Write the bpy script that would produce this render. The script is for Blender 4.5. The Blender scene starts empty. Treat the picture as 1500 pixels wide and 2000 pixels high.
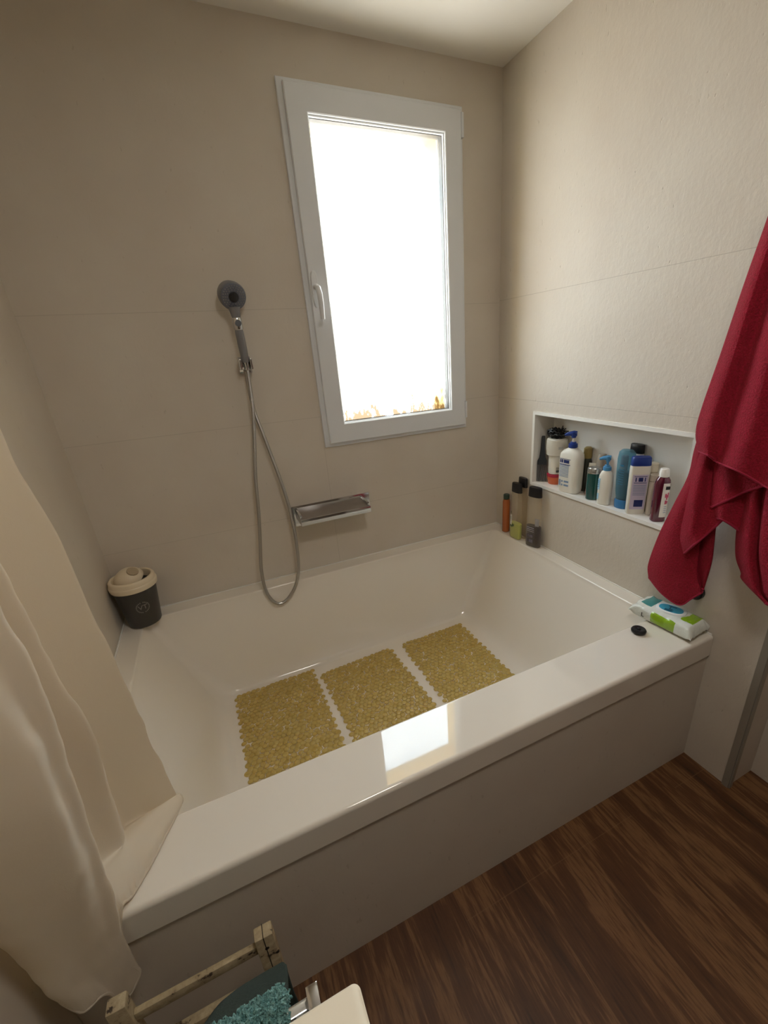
import bpy, bmesh, math, random
from mathutils import Vector, Matrix, noise
random.seed(7)
SC = bpy.context.scene
COL = SC.collection
PI = math.pi

# ------------------------------------------------------------------ camera
cam_d = bpy.data.cameras.new('camera')
cam = bpy.data.objects.new('camera', cam_d); COL.objects.link(cam); SC.camera = cam
YAW, PITCH, ROLL, FPX, PX, PY = 0.4089, -0.3906, -0.0693, 845.37, 797.9, 1032.6
fwd = Vector((math.sin(YAW)*math.cos(PITCH), math.cos(YAW)*math.cos(PITCH), math.sin(PITCH)))
rt = Vector((math.cos(YAW), -math.sin(YAW), 0)); up = rt.cross(fwd)
r2 = math.cos(ROLL)*rt + math.sin(ROLL)*up; u2 = -math.sin(ROLL)*rt + math.cos(ROLL)*up
m = Matrix((r2, u2, -fwd)).transposed().to_4x4(); m.translation = Vector((0.4659, -1.8459, 1.4388))
cam.matrix_world = m
cam_d.sensor_fit = 'HORIZONTAL'; cam_d.sensor_width = 36
cam_d.lens = 36*FPX/1500; cam_d.clip_start = 0.02
cam_d.shift_x = -(PX-750)/1500; cam_d.shift_y = (PY-1000)/1500

# ------------------------------------------------------------------ light and exposure
SKY_STRENGTH = 7.6
SC.view_settings.view_transform = 'Standard'; SC.view_settings.look = 'None'
SC.view_settings.gamma = 1; SC.view_settings.use_curve_mapping = False
SC.view_settings.exposure = 0.58
SC.cycles.max_bounces = 14; SC.cycles.diffuse_bounces = 9; SC.cycles.transparent_max_bounces = 16
SC.cycles.use_denoising = True
SC.cycles.sample_clamp_indirect = 6
world = bpy.data.worlds.new('daylight'); SC.world = world; world.use_nodes = True
wn, wl = world.node_tree.nodes, world.node_tree.links
bg = wn['Background']
tc = wn.new('ShaderNodeTexCoord'); sp = wn.new('ShaderNodeSeparateXYZ'); cr = wn.new('ShaderNodeValToRGB')
wl.new(tc.outputs['Generated'], sp.inputs[0])
mr = wn.new('ShaderNodeMapRange'); mr.inputs[1].default_value = -1; mr.inputs[2].default_value = 1
wl.new(sp.outputs[2], mr.inputs[0]); wl.new(mr.outputs[0], cr.inputs[0])
cr.color_ramp.elements[0].position = 0.42; cr.color_ramp.elements[0].color = (0.80, 0.78, 0.72, 1)
cr.color_ramp.elements[1].position = 0.60; cr.color_ramp.elements[1].color = (0.78, 0.91, 1.0, 1)
wl.new(cr.outputs[0], bg.inputs[0]); bg.inputs[1].default_value = SKY_STRENGTH
pl = bpy.data.lights.new('window_daylight', 'AREA'); pl.shape = 'RECTANGLE'; pl.size = 0.54; pl.size_y = 1.04
pl.cycles.is_portal = True
po = bpy.data.objects.new('window_daylight', pl); COL.objects.link(po)
po.location = (1.2565, 0.045, 1.68); po.rotation_euler = (-PI/2, 0, 0)
FILL_W = 5.6         # power of the added ceiling fill lamp, an invented source

# ------------------------------------------------------------------ helpers
def hexc(h, a=1.0):
    h = h.lstrip('#'); c = [int(h[i:i+2], 16)/255 for i in (0, 2, 4)]
    return tuple(((x/12.92) if x <= 0.04045 else ((x+0.055)/1.055)**2.4) for x in c)+(a,)
def mat(name, col, rough=0.5, metal=0.0, **kw):
    m = bpy.data.materials.new(name); m.use_nodes = True
    b = m.node_tree.nodes['Principled BSDF']
    c = hexc(col) if isinstance(col, str) else tuple(col)+(1,) if len(col) == 3 else col
    b.inputs['Base Color'].default_value = c
    b.inputs['Roughness'].default_value = rough; b.inputs['Metallic'].default_value = metal
    for k, v in kw.items():
        b.inputs[k.replace('_', ' ')].default_value = v
    return m
def nd(m, t, **kw):
    n = m.node_tree.nodes.new(t)
    for k, v in kw.items(): setattr(n, k, v)
    return n
def lk(m, a, b): m.node_tree.links.new(a, b)
def bsdf(m): return m.node_tree.nodes['Principled BSDF']
def math_(m, op, a, b=None, c=None):
    n = nd(m, 'ShaderNodeMath', operation=op)
    for i, v in enumerate((a, b, c)):
        if v is None: continue
        if isinstance(v, (int, float)): n.inputs[i].default_value = v
        else: lk(m, v, n.inputs[i])
    return n.outputs[0]
def mixc(m, fac, a, b, blend='MIX'):
    n = nd(m, 'ShaderNodeMix', data_type='RGBA', blend_type=blend)
    for s, v in ((0, fac), (6, a), (7, b)):
        if isinstance(v, (int, float)): n.inputs[s].default_value = v
        elif isinstance(v, (tuple, list)): n.inputs[s].default_value = v
        else: lk(m, v, n.inputs[s])
    return n.outputs[2]
def noise_(m, scale, detail=4, rough=0.5, vec=None, mapping=None):
    n = nd(m, 'ShaderNodeTexNoise'); n.inputs['Scale'].default_value = scale
    n.inputs['Detail'].default_value = detail; n.inputs['Roughness'].default_value = rough
    if vec is None:
        t = nd(m, 'ShaderNodeTexCoord'); vec = t.outputs['Object']
    if mapping:
        mp = nd(m, 'ShaderNodeMapping'); mp.inputs['Scale'].default_value = mapping
        lk(m, vec, mp.inputs[0]); vec = mp.outputs[0]
    lk(m, vec, n.inputs['Vector']); return n.outputs[0]
def ramp(m, fac, stops):
    n = nd(m, 'ShaderNodeValToRGB'); lk(m, fac, n.inputs[0])
    e = n.color_ramp.elements
    while len(e) < len(stops): e.new(0.5)
    for i, (p, c) in enumerate(stops):
        e[i].position = p; e[i].color = hexc(c) if isinstance(c, str) else (c, c, c, 1)
    return n.outputs[0]
def bump(m, h, strength=0.3, dist=0.002):
    n = nd(m, 'ShaderNodeBump'); n.inputs['Strength'].default_value = strength
    n.inputs['Distance'].default_value = dist; lk(m, h, n.inputs['Height'])
    lk(m, n.outputs[0], bsdf(m).inputs['Normal']); return n

def link(name, bm, material, parent=None, smooth=True, loc=None):
    me = bpy.data.meshes.new(name); bm.normal_update(); bm.to_mesh(me); bm.free()
    o = bpy.data.objects.new(name, me); COL.objects.link(o)
    mats = material if isinstance(material, (list, tuple)) else [material]
    for q in mats: me.materials.append(q)
    if smooth:
        for p in me.polygons: p.use_smooth = True
        try: me.set_sharp_from_angle(angle=math.radians(38))
        except Exception: pass
    if parent is not None: o.parent = parent
    if loc is not None: o.location = loc
    return o
def tag(o, label=None, cat=None, group=None, kind=None):
    if label: o['label'] = label
    if cat: o['category'] = cat
    if group: o['group'] = group
    if kind: o['kind'] = kind
    return o
def empty(name, loc, rz=0.0, label=None, cat=None, group=None):
    o = bpy.data.objects.new(name, None); COL.objects.link(o); o.location = loc; o.rotation_euler = (0, 0, rz)
    o.empty_display_size = 0.05
    return tag(o, label, cat, group)
def add_box(bm, x0, x1, y0, y1, z0, z1, bev=0.0, mi=0):
    g = bmesh.ops.create_cube(bm, size=1.0); v = g['verts']
    bmesh.ops.scale(bm, vec=(x1-x0, y1-y0, z1-z0), verts=v)
    bmesh.ops.translate(bm, vec=((x0+x1)/2, (y0+y1)/2, (z0+z1)/2), verts=v)
    fs = set(f for q in v for f in q.link_faces)
    for f in fs: f.material_index = mi
    if bev > 0:
        es = list(set(e for q in v for e in q.link_edges))
        bmesh.ops.bevel(bm, geom=es, offset=bev, segments=2, affect='EDGES', profile=0.5)
def boxes(*L, bev=0.0):
    bm = bmesh.new()
    for b in L: add_box(bm, *b, bev=bev)
    return bm
def loft(bm, loops, cap0=True, cap1=True, mi=0, closed=True):
    rows = [[bm.verts.new(p) for p in L] for L in loops]
    n = len(rows[0]); fs = []
    for a, b in zip(rows, rows[1:]):
        for i in range(n if closed else n-1):
            j = (i+1) % n
            try: fs.append(bm.faces.new((a[i], a[j], b[j], b[i])))
            except ValueError: pass
    if cap0: fs.append(bm.faces.new(list(reversed(rows[0]))))
    if cap1: fs.append(bm.faces.new(rows[-1]))
    for f in fs: f.material_index = mi
    return rows
def se(rx, ry, n, z, seg=36, ox=0.0, oy=0.0):
    out = []
    for i in range(seg):
        a = 2*PI*i/seg; c, s = math.cos(a), math.sin(a)
        out.append((ox+rx*math.copysign(abs(c)**(2/n), c), oy+ry*math.copysign(abs(s)**(2/n), s), z))
    return out
def body(profile, seg=36, cap0=True, cap1=True):
    """profile rows (z, rx, ry, exponent[, ox, oy])"""
    bm = bmesh.new()
    loft(bm, [se(p[1], p[2], p[3], p[0], seg, *(p[4:6] if len(p) > 4 else ())) for p in profile], cap0, cap1)
    return bm
def prof_at(profile, z):
    for a, b in zip(profile, profile[1:]):
        if a[0] <= z <= b[0] and b[0] > a[0]:
            t = (z-a[0])/(b[0]-a[0]); return [a[i]+(b[i]-a[i])*t for i in range(4)]
    return list(profile[-1][:4])
def decal(bm, profile, a0, a1, z0, z1, off=0.0006, na=10, nz=6):
    """patch lying on a bottle's side between angles (degrees, -90 = front) and heights"""
    rows = []
    for k in range(nz+1):
        z = z0+(z1-z0)*k/nz; _, rx, ry, n = prof_at(profile, z); row = []
        for i in range(na+1):
            a = math.radians(a0+(a1-a0)*i/na); c, s = math.cos(a), math.sin(a)
            row.append(bm.verts.new(((rx+off)*math.copysign(abs(c)**(2/n), c), (ry+off)*math.copysign(abs(s)**(2/n), s), z)))
        rows.append(row)
    for A, B in zip(rows, rows[1:]):
        for i in range(na): bm.faces.new((A[i], A[i+1], B[i+1], B[i]))
def tube(bm, pts, r, seg=12, cap=True, rs=None):
    pts = [Vector(p) for p in pts]; loops = []
    t0 = (pts[1]-pts[0]).normalized(); ref = Vector((0, 0, 1)) if abs(t0.z) < 0.9 else Vector((1, 0, 0))
    nrm = t0.cross(ref).normalized()
    for i, p in enumerate(pts):
        t = (pts[min(i+1, len(pts)-1)]-pts[max(i-1, 0)]).normalized()
        nrm = (nrm-t*nrm.dot(t)).normalized(); bn = t.cross(nrm); q = rs[i] if rs else r
        loops.append([p+nrm*q*math.cos(2*PI*k/seg)+bn*q*math.sin(2*PI*k/seg) for k in range(seg)])
    loft(bm, loops, cap, cap)
def catmull(P, n):
    P = [Vector(p) for p in P]; Q = [2*P[0]-P[1]]+P+[2*P[-1]-P[-2]]; out = []
    segs = len(P)-1
    for k in range(n):
        u = k/(n-1)*segs; i = min(int(u), segs-1); t = u-i
        a, b, c, d = Q[i], Q[i+1], Q[i+2], Q[i+3]
        out.append(0.5*((2*b)+(c-a)*t+(2*a-5*b+4*c-d)*t*t+(3*b-a-3*c+d)*t**3))
    return out
def cloth(bm, cols, nr, nc, wob=0.0, seed=0.0):
    """cloth sheet through columns (left to right) of points (top to bottom)"""
    C = [catmull(c, nr) for c in cols]
    grid = [catmull([c[r] for c in C], nc) for r in range(nr)]
    if wob:
        for row in grid:
            for p in row:
                d = noise.noise(p*9+Vector((seed, 0, 0)))*wob+noise.noise(p*28+Vector((seed, 3, 0)))*wob*0.35
                p += Vector((-d, -d*0.6, 0))
    V = [[bm.verts.new(p) for p in row] for row in grid]
    for a, b in zip(V, V[1:]):
        for i in range(nc-1): bm.faces.new((a[i], b[i], b[i+1], a[i+1]))
    return grid
def solid(o, t, sub=0):
    s = o.modifiers.new('thickness', 'SOLIDIFY'); s.thickness = t; s.offset = 0
    if sub:
        q = o.modifiers.new('smooth', 'SUBSURF'); q.levels = sub; q.render_levels = sub
    return o
def text_bm(s, size, depth=0.0004):
    cu = bpy.data.curves.new('t', 'FONT'); cu.body = s; cu.size = size; cu.extrude = depth
    cu.align_x = 'CENTER'; cu.align_y = 'CENTER'; cu.resolution_u = 3
    o = bpy.data.objects.new('t', cu); COL.objects.link(o)
    dg = bpy.context.evaluated_depsgraph_get(); me = bpy.data.meshes.new_from_object(o.evaluated_get(dg))
    bm = bmesh.new(); bm.from_mesh(me); bpy.data.objects.remove(o); bpy.data.curves.remove(cu); bpy.data.meshes.remove(me)
    return bm
def wrap(bm, r_at, z0):
    """wrap flat x/y writing around a round pot, front = -Y"""
    for v in bm.verts:
        r = r_at(z0+v.co.y)+0.0004+v.co.z; a = -PI/2+v.co.x/r
        z = z0+v.co.y; v.co = Vector((r*math.cos(a), r*math.sin(a), z))
    return bm

# ------------------------------------------------------------------ materials
def wall_mat(name, axis_v, joints_z, joints_v=None, relief=0.16, joint=0.2, col=('#CFC7BA', '#C8BEB0')):
    m = mat(name, col[0], 0.62)
    t = nd(m, 'ShaderNodeTexCoord'); s = nd(m, 'ShaderNodeSeparateXYZ'); lk(m, t.outputs['Object'], s.inputs[0])
    z = s.outputs[2]; mask = None
    for j in joints_z:
        q = math_(m, 'LESS_THAN', math_(m, 'ABSOLUTE', math_(m, 'SUBTRACT', z, j)), 0.0011)
        mask = q if mask is None else math_(m, 'MAXIMUM', mask, q)
    if joints_v:
        h = s.outputs[axis_v]
        for j, zt in joints_v:
            q = math_(m, 'LESS_THAN', math_(m, 'ABSOLUTE', math_(m, 'SUBTRACT', h, j)), 0.0011)
            q = math_(m, 'MULTIPLY', q, math_(m, 'LESS_THAN', z, zt)); mask = q if mask is None else math_(m, 'MAXIMUM', mask, q)
    n1 = noise_(m, 3.0, 3); base = ramp(m, n1, [(0.3, col[0]), (0.7, col[1])])
    pits = ramp(m, noise_(m, 70, 3, 0.6, mapping=(1, 1, 0.45)), [(0.27, 0.0), (0.33, 1.0)])
    base = mixc(m, math_(m, 'MULTIPLY', math_(m, 'SUBTRACT', 1.0, pits), 0.22), base, hexc('#8A7A66'))
    if mask is not None: base = mixc(m, math_(m, 'MULTIPLY', mask, joint), base, hexc('#6E5F4C'))
    lk(m, base, bsdf(m).inputs['Base Color'])
    f = noise_(m, 62, 5, 0.62, mapping=(1, 1, 0.7))
    h = math_(m, 'ADD', math_(m, 'MULTIPLY', f, 0.7), math_(m, 'MULTIPLY', pits, 0.6))
    if mask is not None: h = math_(m, 'SUBTRACT', h, math_(m, 'MULTIPLY', mask, joint*1.5))
    bump(m, h, relief, 0.0045)
    return m
M = {}
M['wall_back'] = wall_mat('beige_stone_tile', 0, (0.384, 0.793, 1.204, 1.612), ((0.898, 1.204), (0.898, 0)))
M['wall_side'] = wall_mat('beige_textured_tile', 1, (1.195, 1.620), relief=0.5, joint=0.3)
M['wall_left'] = wall_mat('beige_plain_tile', 1, (), relief=0.16)
M['tile_plain'] = wall_mat('beige_panel_tile', 1, ())
M['ceiling'] = mat('matt_white_ceiling', '#E6E3DC', 0.9)
def tub_mat():
    m = mat('white_acrylic', '#E3DCD0', 0.03, IOR=1.62)
    lk(m, ramp(m, noise_(m, 40, 3), [(0.3, 0.015), (0.8, 0.035)]), bsdf(m).inputs['Roughness'])
    return m
M['tub'] = tub_mat()
M['upvc'] = mat('white_window_frame', '#DCDFE2', 0.38)
M['gasket'] = mat('grey_rubber_seal', '#6A6A68', 0.6)
M['niche'] = mat('white_lacquered_lining', '#E8E6E0', 0.3)
M['chrome'] = mat('polished_chrome', '#D2D3D4', 0.12, 1.0)
M['chrome_reflect_dark'] = mat('dark_reflection_chrome', '#A5A09C', 0.32, 1.0)  # rougher chrome, the spout top's dark reflection put into its colour
M['chrome_hose'] = mat('ribbed_chrome_hose', '#B4B2AE', 0.28, 1.0)
def hose_bump():
    m = M['chrome_hose']; t = nd(m, 'ShaderNodeTexCoord'); w = nd(m, 'ShaderNodeTexWave', wave_type='BANDS', bands_direction='Z')
    w.inputs['Scale'].default_value = 90; lk(m, t.outputs['Object'], w.inputs[0]); bump(m, w.outputs[1], 0.5, 0.0008)
hose_bump()
M['grey_rubber'] = mat('grey_plastic_grip', '#77777A', 0.45)
M['spray_face'] = mat('dark_grey_spray_face', '#646873', 0.35)
M['black'] = mat('black_plastic', '#131316', 0.4)
M['charcoal'] = mat('charcoal_plastic', '#3C3B39', 0.42)
M['cream'] = mat('cream_plastic', '#DCCDB2', 0.4)
M['print_grey'] = mat('pale_grey_print', '#8F8C86', 0.5)
M['trim'] = mat('brushed_metal_trim', '#A09A8E', 0.45, 0.4)
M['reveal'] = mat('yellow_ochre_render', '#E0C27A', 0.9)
M['vanity'] = mat('warm_white_counter', '#E8DFCB', 0.4)
M['vanity_body'] = mat('vanity_carcass', '#CFC6B4', 0.5)
def plastic(name, col, rough=0.3, **k): return mat(name, col, rough, **k)
def clear(name, col, opac=0.15, rough=0.08):
    m = bpy.data.materials.new(name); m.use_nodes = True; nt = m.node_tree; nt.nodes.clear()
    o = nt.nodes.new('ShaderNodeOutputMaterial'); t = nt.nodes.new('ShaderNodeBsdfTransparent')
    p = nt.nodes.new('ShaderNodeBsdfPrincipled'); mx = nt.nodes.new('ShaderNodeMixShader')
    t.inputs[0].default_value = hexc(col); p.inputs['Base Color'].default_value = hexc(col); p.inputs['Roughness'].default_value = rough
    lw = nt.nodes.new('ShaderNodeLayerWeight'); lw.inputs[0].default_value = 0.35
    mr = nt.nodes.new('ShaderNodeMapRange'); mr.inputs[3].default_value = opac; mr.inputs[4].default_value = min(1, opac+0.28)
    nt.links.new(lw.outputs['Facing'], mr.inputs[0]); nt.links.new(mr.outputs[0], mx.inputs[0])
    nt.links.new(t.outputs[0], mx.inputs[1]); nt.links.new(p.outputs[0], mx.inputs[2]); nt.links.new(mx.outputs[0], o.inputs[0])
    return m
def pane_mat():
    """frosted, lime-stained pane: lets the outside light through, partly scattered"""
    m = bpy.data.materials.new('frosted_glass'); m.use_nodes = True; nt = m.node_tree; nt.nodes.clear()
    o = nt.nodes.new('ShaderNodeOutputMaterial'); tr = nt.nodes.new('ShaderNodeBsdfTransparent')
    tl = nt.nodes.new('ShaderNodeBsdfTranslucent'); mx = nt.nodes.new('ShaderNodeMixShader')
    gl = nt.nodes.new('ShaderNodeBsdfGlossy'); gl.inputs['Roughness'].default_value = 0.15; mg = nt.nodes.new('ShaderNodeMixShader')
    t = nt.nodes.new('ShaderNodeTexCoord'); s = nt.nodes.new('ShaderNodeSeparateXYZ'); nt.links.new(t.outputs['Object'], s.inputs[0])
    # stain mask: strongest along the bottom edge and up the left edge
    hz = math_(m, 'SUBTRACT', s.outputs[2], 1.17)
    nb = noise_(m, 34, 4, 0.65, mapping=(1, 1, 0.5))
    low = nd(m, 'ShaderNodeMapRange'); low.inputs[1].default_value = 0.0; low.inputs[2].default_value = 0.16
    low.inputs[3].default_value = 0.26; low.inputs[4].default_value = -0.20; lk(m, hz, low.inputs[0])
    stain = ramp(m, math_(m, 'ADD', nb, low.outputs[0]), [(0.52, 0.0), (0.72, 1.0)])
    edge = nd(m, 'ShaderNodeMapRange'); edge.inputs[1].default_value = 0.0; edge.inputs[2].default_value = 0.03
    edge.inputs[3].default_value = 1.0; edge.inputs[4].default_value = 0.0; lk(m, math_(m, 'SUBTRACT', s.outputs[0], 0.996), edge.inputs[0])
    lo2 = math_(m, 'LESS_THAN', hz, 0.30)
    stain = math_(m, 'MAXIMUM', stain, math_(m, 'MULTIPLY', math_(m, 'MULTIPLY', edge.outputs[0], lo2), 0.8))
    # pale lime smears in the upper part
    up_ = nd(m, 'ShaderNodeMapRange'); up_.inputs[1].default_value = 0.62; up_.inputs[2].default_value = 0.86; up_.inputs[3].default_value = -0.3; up_.inputs[4].default_value = 0.12; lk(m, hz, up_.inputs[0])
    up2 = nd(m, 'ShaderNodeMapRange'); up2.inputs[1].default_value = 0.90; up2.inputs[2].default_value = 1.0; up2.inputs[3].default_value = 0.0; up2.inputs[4].default_value = 0.4; lk(m, hz, up2.inputs[0])
    sm = ramp(m, math_(m, 'SUBTRACT', math_(m, 'ADD', noise_(m, 7, 5, 0.6, mapping=(1.3, 1, 0.7)), up_.outputs[0]), up2.outputs[0]), [(0.46, 0.0), (0.70, 1.0)])
    base = mixc(m, sm, (1, 1, 1, 1), (0.72, 0.78, 0.82, 1))
    col = mixc(m, stain, base, (0.13, 0.095, 0.062, 1))
    colt = mixc(m, stain, (0.95, 0.95, 0.95, 1), (0.16, 0.11, 0.065, 1))
    rf = nt.nodes.new('ShaderNodeBsdfRefraction'); rf.inputs['Roughness'].default_value = 0.55; rf.inputs['IOR'].default_value = 1.02; lk(m, col, rf.inputs[0])
    m0 = nt.nodes.new('ShaderNodeMixShader'); m0.inputs[0].default_value = 0.50; lk(m, tr.outputs[0], m0.inputs[1]); lk(m, rf.outputs[0], m0.inputs[2])
    lk(m, col, tr.inputs[0]); lk(m, colt, tl.inputs[0])
    mx.inputs[0].default_value = 0.07; lk(m, m0.outputs[0], mx.inputs[1]); lk(m, tl.outputs[0], mx.inputs[2])
    mg.inputs[0].default_value = 0.05; lk(m, mx.outputs[0], mg.inputs[1]); lk(m, gl.outputs[0], mg.inputs[2])
    lk(m, mg.outputs[0], o.inputs[0]); return m
M['pane'] = pane_mat()
def glass_back():
    m = bpy.data.materials.new('clear_glass_face'); m.use_nodes = True; nt = m.node_tree; nt.nodes.clear()
    o = nt.nodes.new('ShaderNodeOutputMaterial'); a = nt.nodes.new('ShaderNodeBsdfTransparent'); g = nt.nodes.new('ShaderNodeBsdfGlossy'); g.inputs['Roughness'].default_value = 0.02
    x = nt.nodes.new('ShaderNodeMixShader'); x.inputs[0].default_value = 0.04; lk(m, a.outputs[0], x.inputs[1]); lk(m, g.outputs[0], x.inputs[2]); lk(m, x.outputs[0], o.inputs[0]); return m
M['pane_back'] = glass_back()
def floor_mat():
    m = mat('wood_look_floor', '#4A2A16', 0.42)
    t = nd(m, 'ShaderNodeTexCoord'); s = nd(m, 'ShaderNodeSeparateXYZ'); lk(m, t.outputs['Object'], s.inputs[0])
    x, y = s.outputs[0], s.outputs[1]
    u = math_(m, 'DIVIDE', math_(m, 'SUBTRACT', x, 1.436), 0.208); col = math_(m, 'FLOOR', u)
    w = nd(m, 'ShaderNodeTexWhiteNoise', noise_dimensions='1D'); lk(m, col, w.inputs['W'])
    off = math_(m, 'MULTIPLY', math_(m, 'ROUND', math_(m, 'MULTIPLY', w.outputs[0], 3)), 0.4)
    v = math_(m, 'DIVIDE', math_(m, 'ADD', math_(m, 'ADD', y, 1.258), off), 1.2)
    du = math_(m, 'ABSOLUTE', math_(m, 'SUBTRACT', math_(m, 'FRACT', math_(m, 'ADD', u, 0.5)), 0.5))
    dv = math_(m, 'ABSOLUTE', math_(m, 'SUBTRACT', math_(m, 'FRACT', math_(m, 'ADD', v, 0.5)), 0.5))
    j = math_(m, 'MAXIMUM', math_(m, 'LESS_THAN', du, 0.006), math_(m, 'LESS_THAN', dv, 0.0012))
    cb = nd(m, 'ShaderNodeCombineXYZ'); lk(m, math_(m, 'ADD', x, math_(m, 'MULTIPLY', w.outputs[0], 7)), cb.inputs[0]); lk(m, y, cb.inputs[1])
    lk(m, math_(m, 'MULTIPLY', col, 3.1), cb.inputs[2])
    g1 = noise_(m, 5.0, 5, 0.6, vec=cb.outputs[0], mapping=(2.6, 0.35, 1)); g2 = noise_(m, 16, 6, 0.65, vec=cb.outputs[0], mapping=(7, 0.5, 1))
    g = math_(m, 'ADD', math_(m, 'MULTIPLY', g1, 0.62), math_(m, 'MULTIPLY', g2, 0.38))
    c = ramp(m, g, [(0.34, '#32200F'), (0.44, '#503018'), (0.51, '#5C3A1F'), (0.57, '#7E5A38'), (0.64, '#54351C')])
    c = mixc(m, math_(m, 'MULTIPLY', j, 0.35), c, hexc('#80603F')); lk(m, c, bsdf(m).inputs['Base Color'])
    bump(m, g, 0.12, 0.001); return m
M['floor'] = floor_mat()
def cloth_mat(name, c0, c1, scale, strength, dist, sheen=0.3):
    m = mat(name, c0, 0.95); b = bsdf(m); b.inputs['Sheen Weight'].default_value = sheen; b.inputs['Sheen Roughness'].default_value = 0.4
    b.inputs['Sheen Tint'].default_value = hexc(c1)
    n = noise_(m, scale, 4, 0.7); lk(m, ramp(m, n, [(0.35, c0), (0.68, c1)]), b.inputs['Base Color']); bump(m, n, strength, dist); return m
M['terry_red'] = cloth_mat('red_terry_cloth', '#840318', '#AC0A32', 230, 1.0, 0.005, 0.06)
M['terry_teal'] = cloth_mat('teal_terry_cloth', '#457674', '#8AB4B0', 160, 1.0, 0.006, 0.3)
M['dark_teal'] = cloth_mat('dark_teal_towelling', '#1E2E29', '#2E403A', 260, 1.0, 0.004, 0.1)
def curtain_mat():
    m = mat('cream_curtain_cotton', '#EFE7D8', 0.85); b = bsdf(m)
    b.inputs['Sheen Weight'].default_value = 0.15
    n = noise_(m, 900, 2); n2 = noise_(m, 26, 4, 0.6)
    bump(m, math_(m, 'ADD', math_(m, 'MULTIPLY', n, 0.2), n2), 0.25, 0.004)
    tl = nd(m, 'ShaderNodeBsdfTranslucent'); tl.inputs[0].default_value = hexc('#F0E4CC'); mx = nd(m, 'ShaderNodeMixShader'); mx.inputs[0].default_value = 0.46
    out = m.node_tree.nodes['Material Output']; lk(m, b.outputs[0], mx.inputs[1]); lk(m, tl.outputs[0], mx.inputs[2]); lk(m, mx.outputs[0], out.inputs[0])
    return m
M['curtain'] = curtain_mat()
def pebble_mat():
    m = mat('amber_translucent_vinyl', '#A88A3A', 0.22, Coat_Weight=0.3, Subsurface_Weight=0.0)
    b = bsdf(m); n = noise_(m, 45, 3); lk(m, ramp(m, n, [(0.3, '#D4BC68'), (0.7, '#E8D488')]), b.inputs['Base Color'])
    t = nd(m, 'ShaderNodeBsdfTransparent'); t.inputs[0].default_value = hexc('#E6D08A'); mx = nd(m, 'ShaderNodeMixShader'); mx.inputs[0].default_value = 0.45
    out = m.node_tree.nodes['Material Output']; lk(m, b.outputs[0], mx.inputs[1]); lk(m, t.outputs[0], mx.inputs[2]); lk(m, mx.outputs[0], out.inputs[0])
    return m
M['pebble'] = pebble_mat()
def old_wood():
    m = mat('chipped_painted_wood', '#CDBFA0', 0.75)
    n = noise_(m, 38, 5, 0.7); c = ramp(m, n, [(0.36, '#3A2C20'), (0.42, '#A08E70'), (0.7, '#BFAF8E')])
    lk(m, c, bsdf(m).inputs['Base Color']); bump(m, n, 0.4, 0.002); return m
M['old_wood'] = old_wood()
M['crack'] = mat('dark_crack', '#2A2018', 0.9)

# ------------------------------------------------------------------ room shell
CZ = 2.427
WX0, WX1, WZ0, WZ1 = 0.902, 1.606, 1.0745, 2.285        # window frame outer
NY0, NY1, NZ0, NZ1 = -0.270, -1.020, 0.812, 1.151       # niche outer
def structure(name, bm, m, smooth=False):
    return tag(link(name, bm, m, smooth=smooth), kind='structure')
structure('floor', boxes((-0.1, 2.1, -3.1, 0.3, -0.1, 0.0)), M['floor'])
structure('ceiling', boxes((-0.1, 2.1, -3.1, 0.3, CZ, CZ+0.1)), M['ceiling'])
structure('wall_left', boxes((-0.1, 0.0, -3.1, 0.3, 0, CZ)), M['wall_left'])
structure('wall_back', boxes((0, WX0+0.02, 0, 0.17, 0, CZ), (WX1-0.02, 1.93, 0, 0.17, 0, CZ),
          (WX0+0.02, WX1-0.02, 0, 0.17, 0, WZ0+0.02), (WX0+0.02, WX1-0.02, 0, 0.17, WZ1-0.02, CZ)), M['wall_back'])
structure('wall_right', boxes((1.8, 1.93, -1.334, 0, 0, NZ0+0.004), (1.8, 1.93, -1.334, 0, NZ1-0.004, CZ),
          (1.8, 1.93, NY0-0.004, 0, NZ0+0.004, NZ1-0.004), (1.8, 1.93, -1.334, NY1+0.004, NZ0+0.004, NZ1-0.004)), M['wall_side'])
structure('wall_recess', boxes((1.93, 2.1, -3.1, 0.3, 0, CZ)), M['tile_plain'])
structure('wall_front', boxes((-0.1, 2.1, -3.1, -3.0, 0, CZ)), mat('brown_painted_wall', '#6A5A4B', 0.8))
structure('trim_1', boxes((1.7935, 1.801, -1.338, -1.318, 0, CZ), (1.798, 1.812, -1.342, -1.333, 0, CZ)), M['trim'])
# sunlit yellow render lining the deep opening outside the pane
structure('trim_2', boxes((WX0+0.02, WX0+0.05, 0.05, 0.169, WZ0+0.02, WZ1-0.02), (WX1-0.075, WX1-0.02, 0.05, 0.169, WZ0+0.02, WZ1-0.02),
          (WX0+0.05, WX1-0.075, 0.05, 0.169, WZ0+0.02, WZ0+0.06), (WX0+0.05, WX1-0.075, 0.05, 0.169, WZ1-0.07, WZ1-0.02)), M['reveal'])

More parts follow.
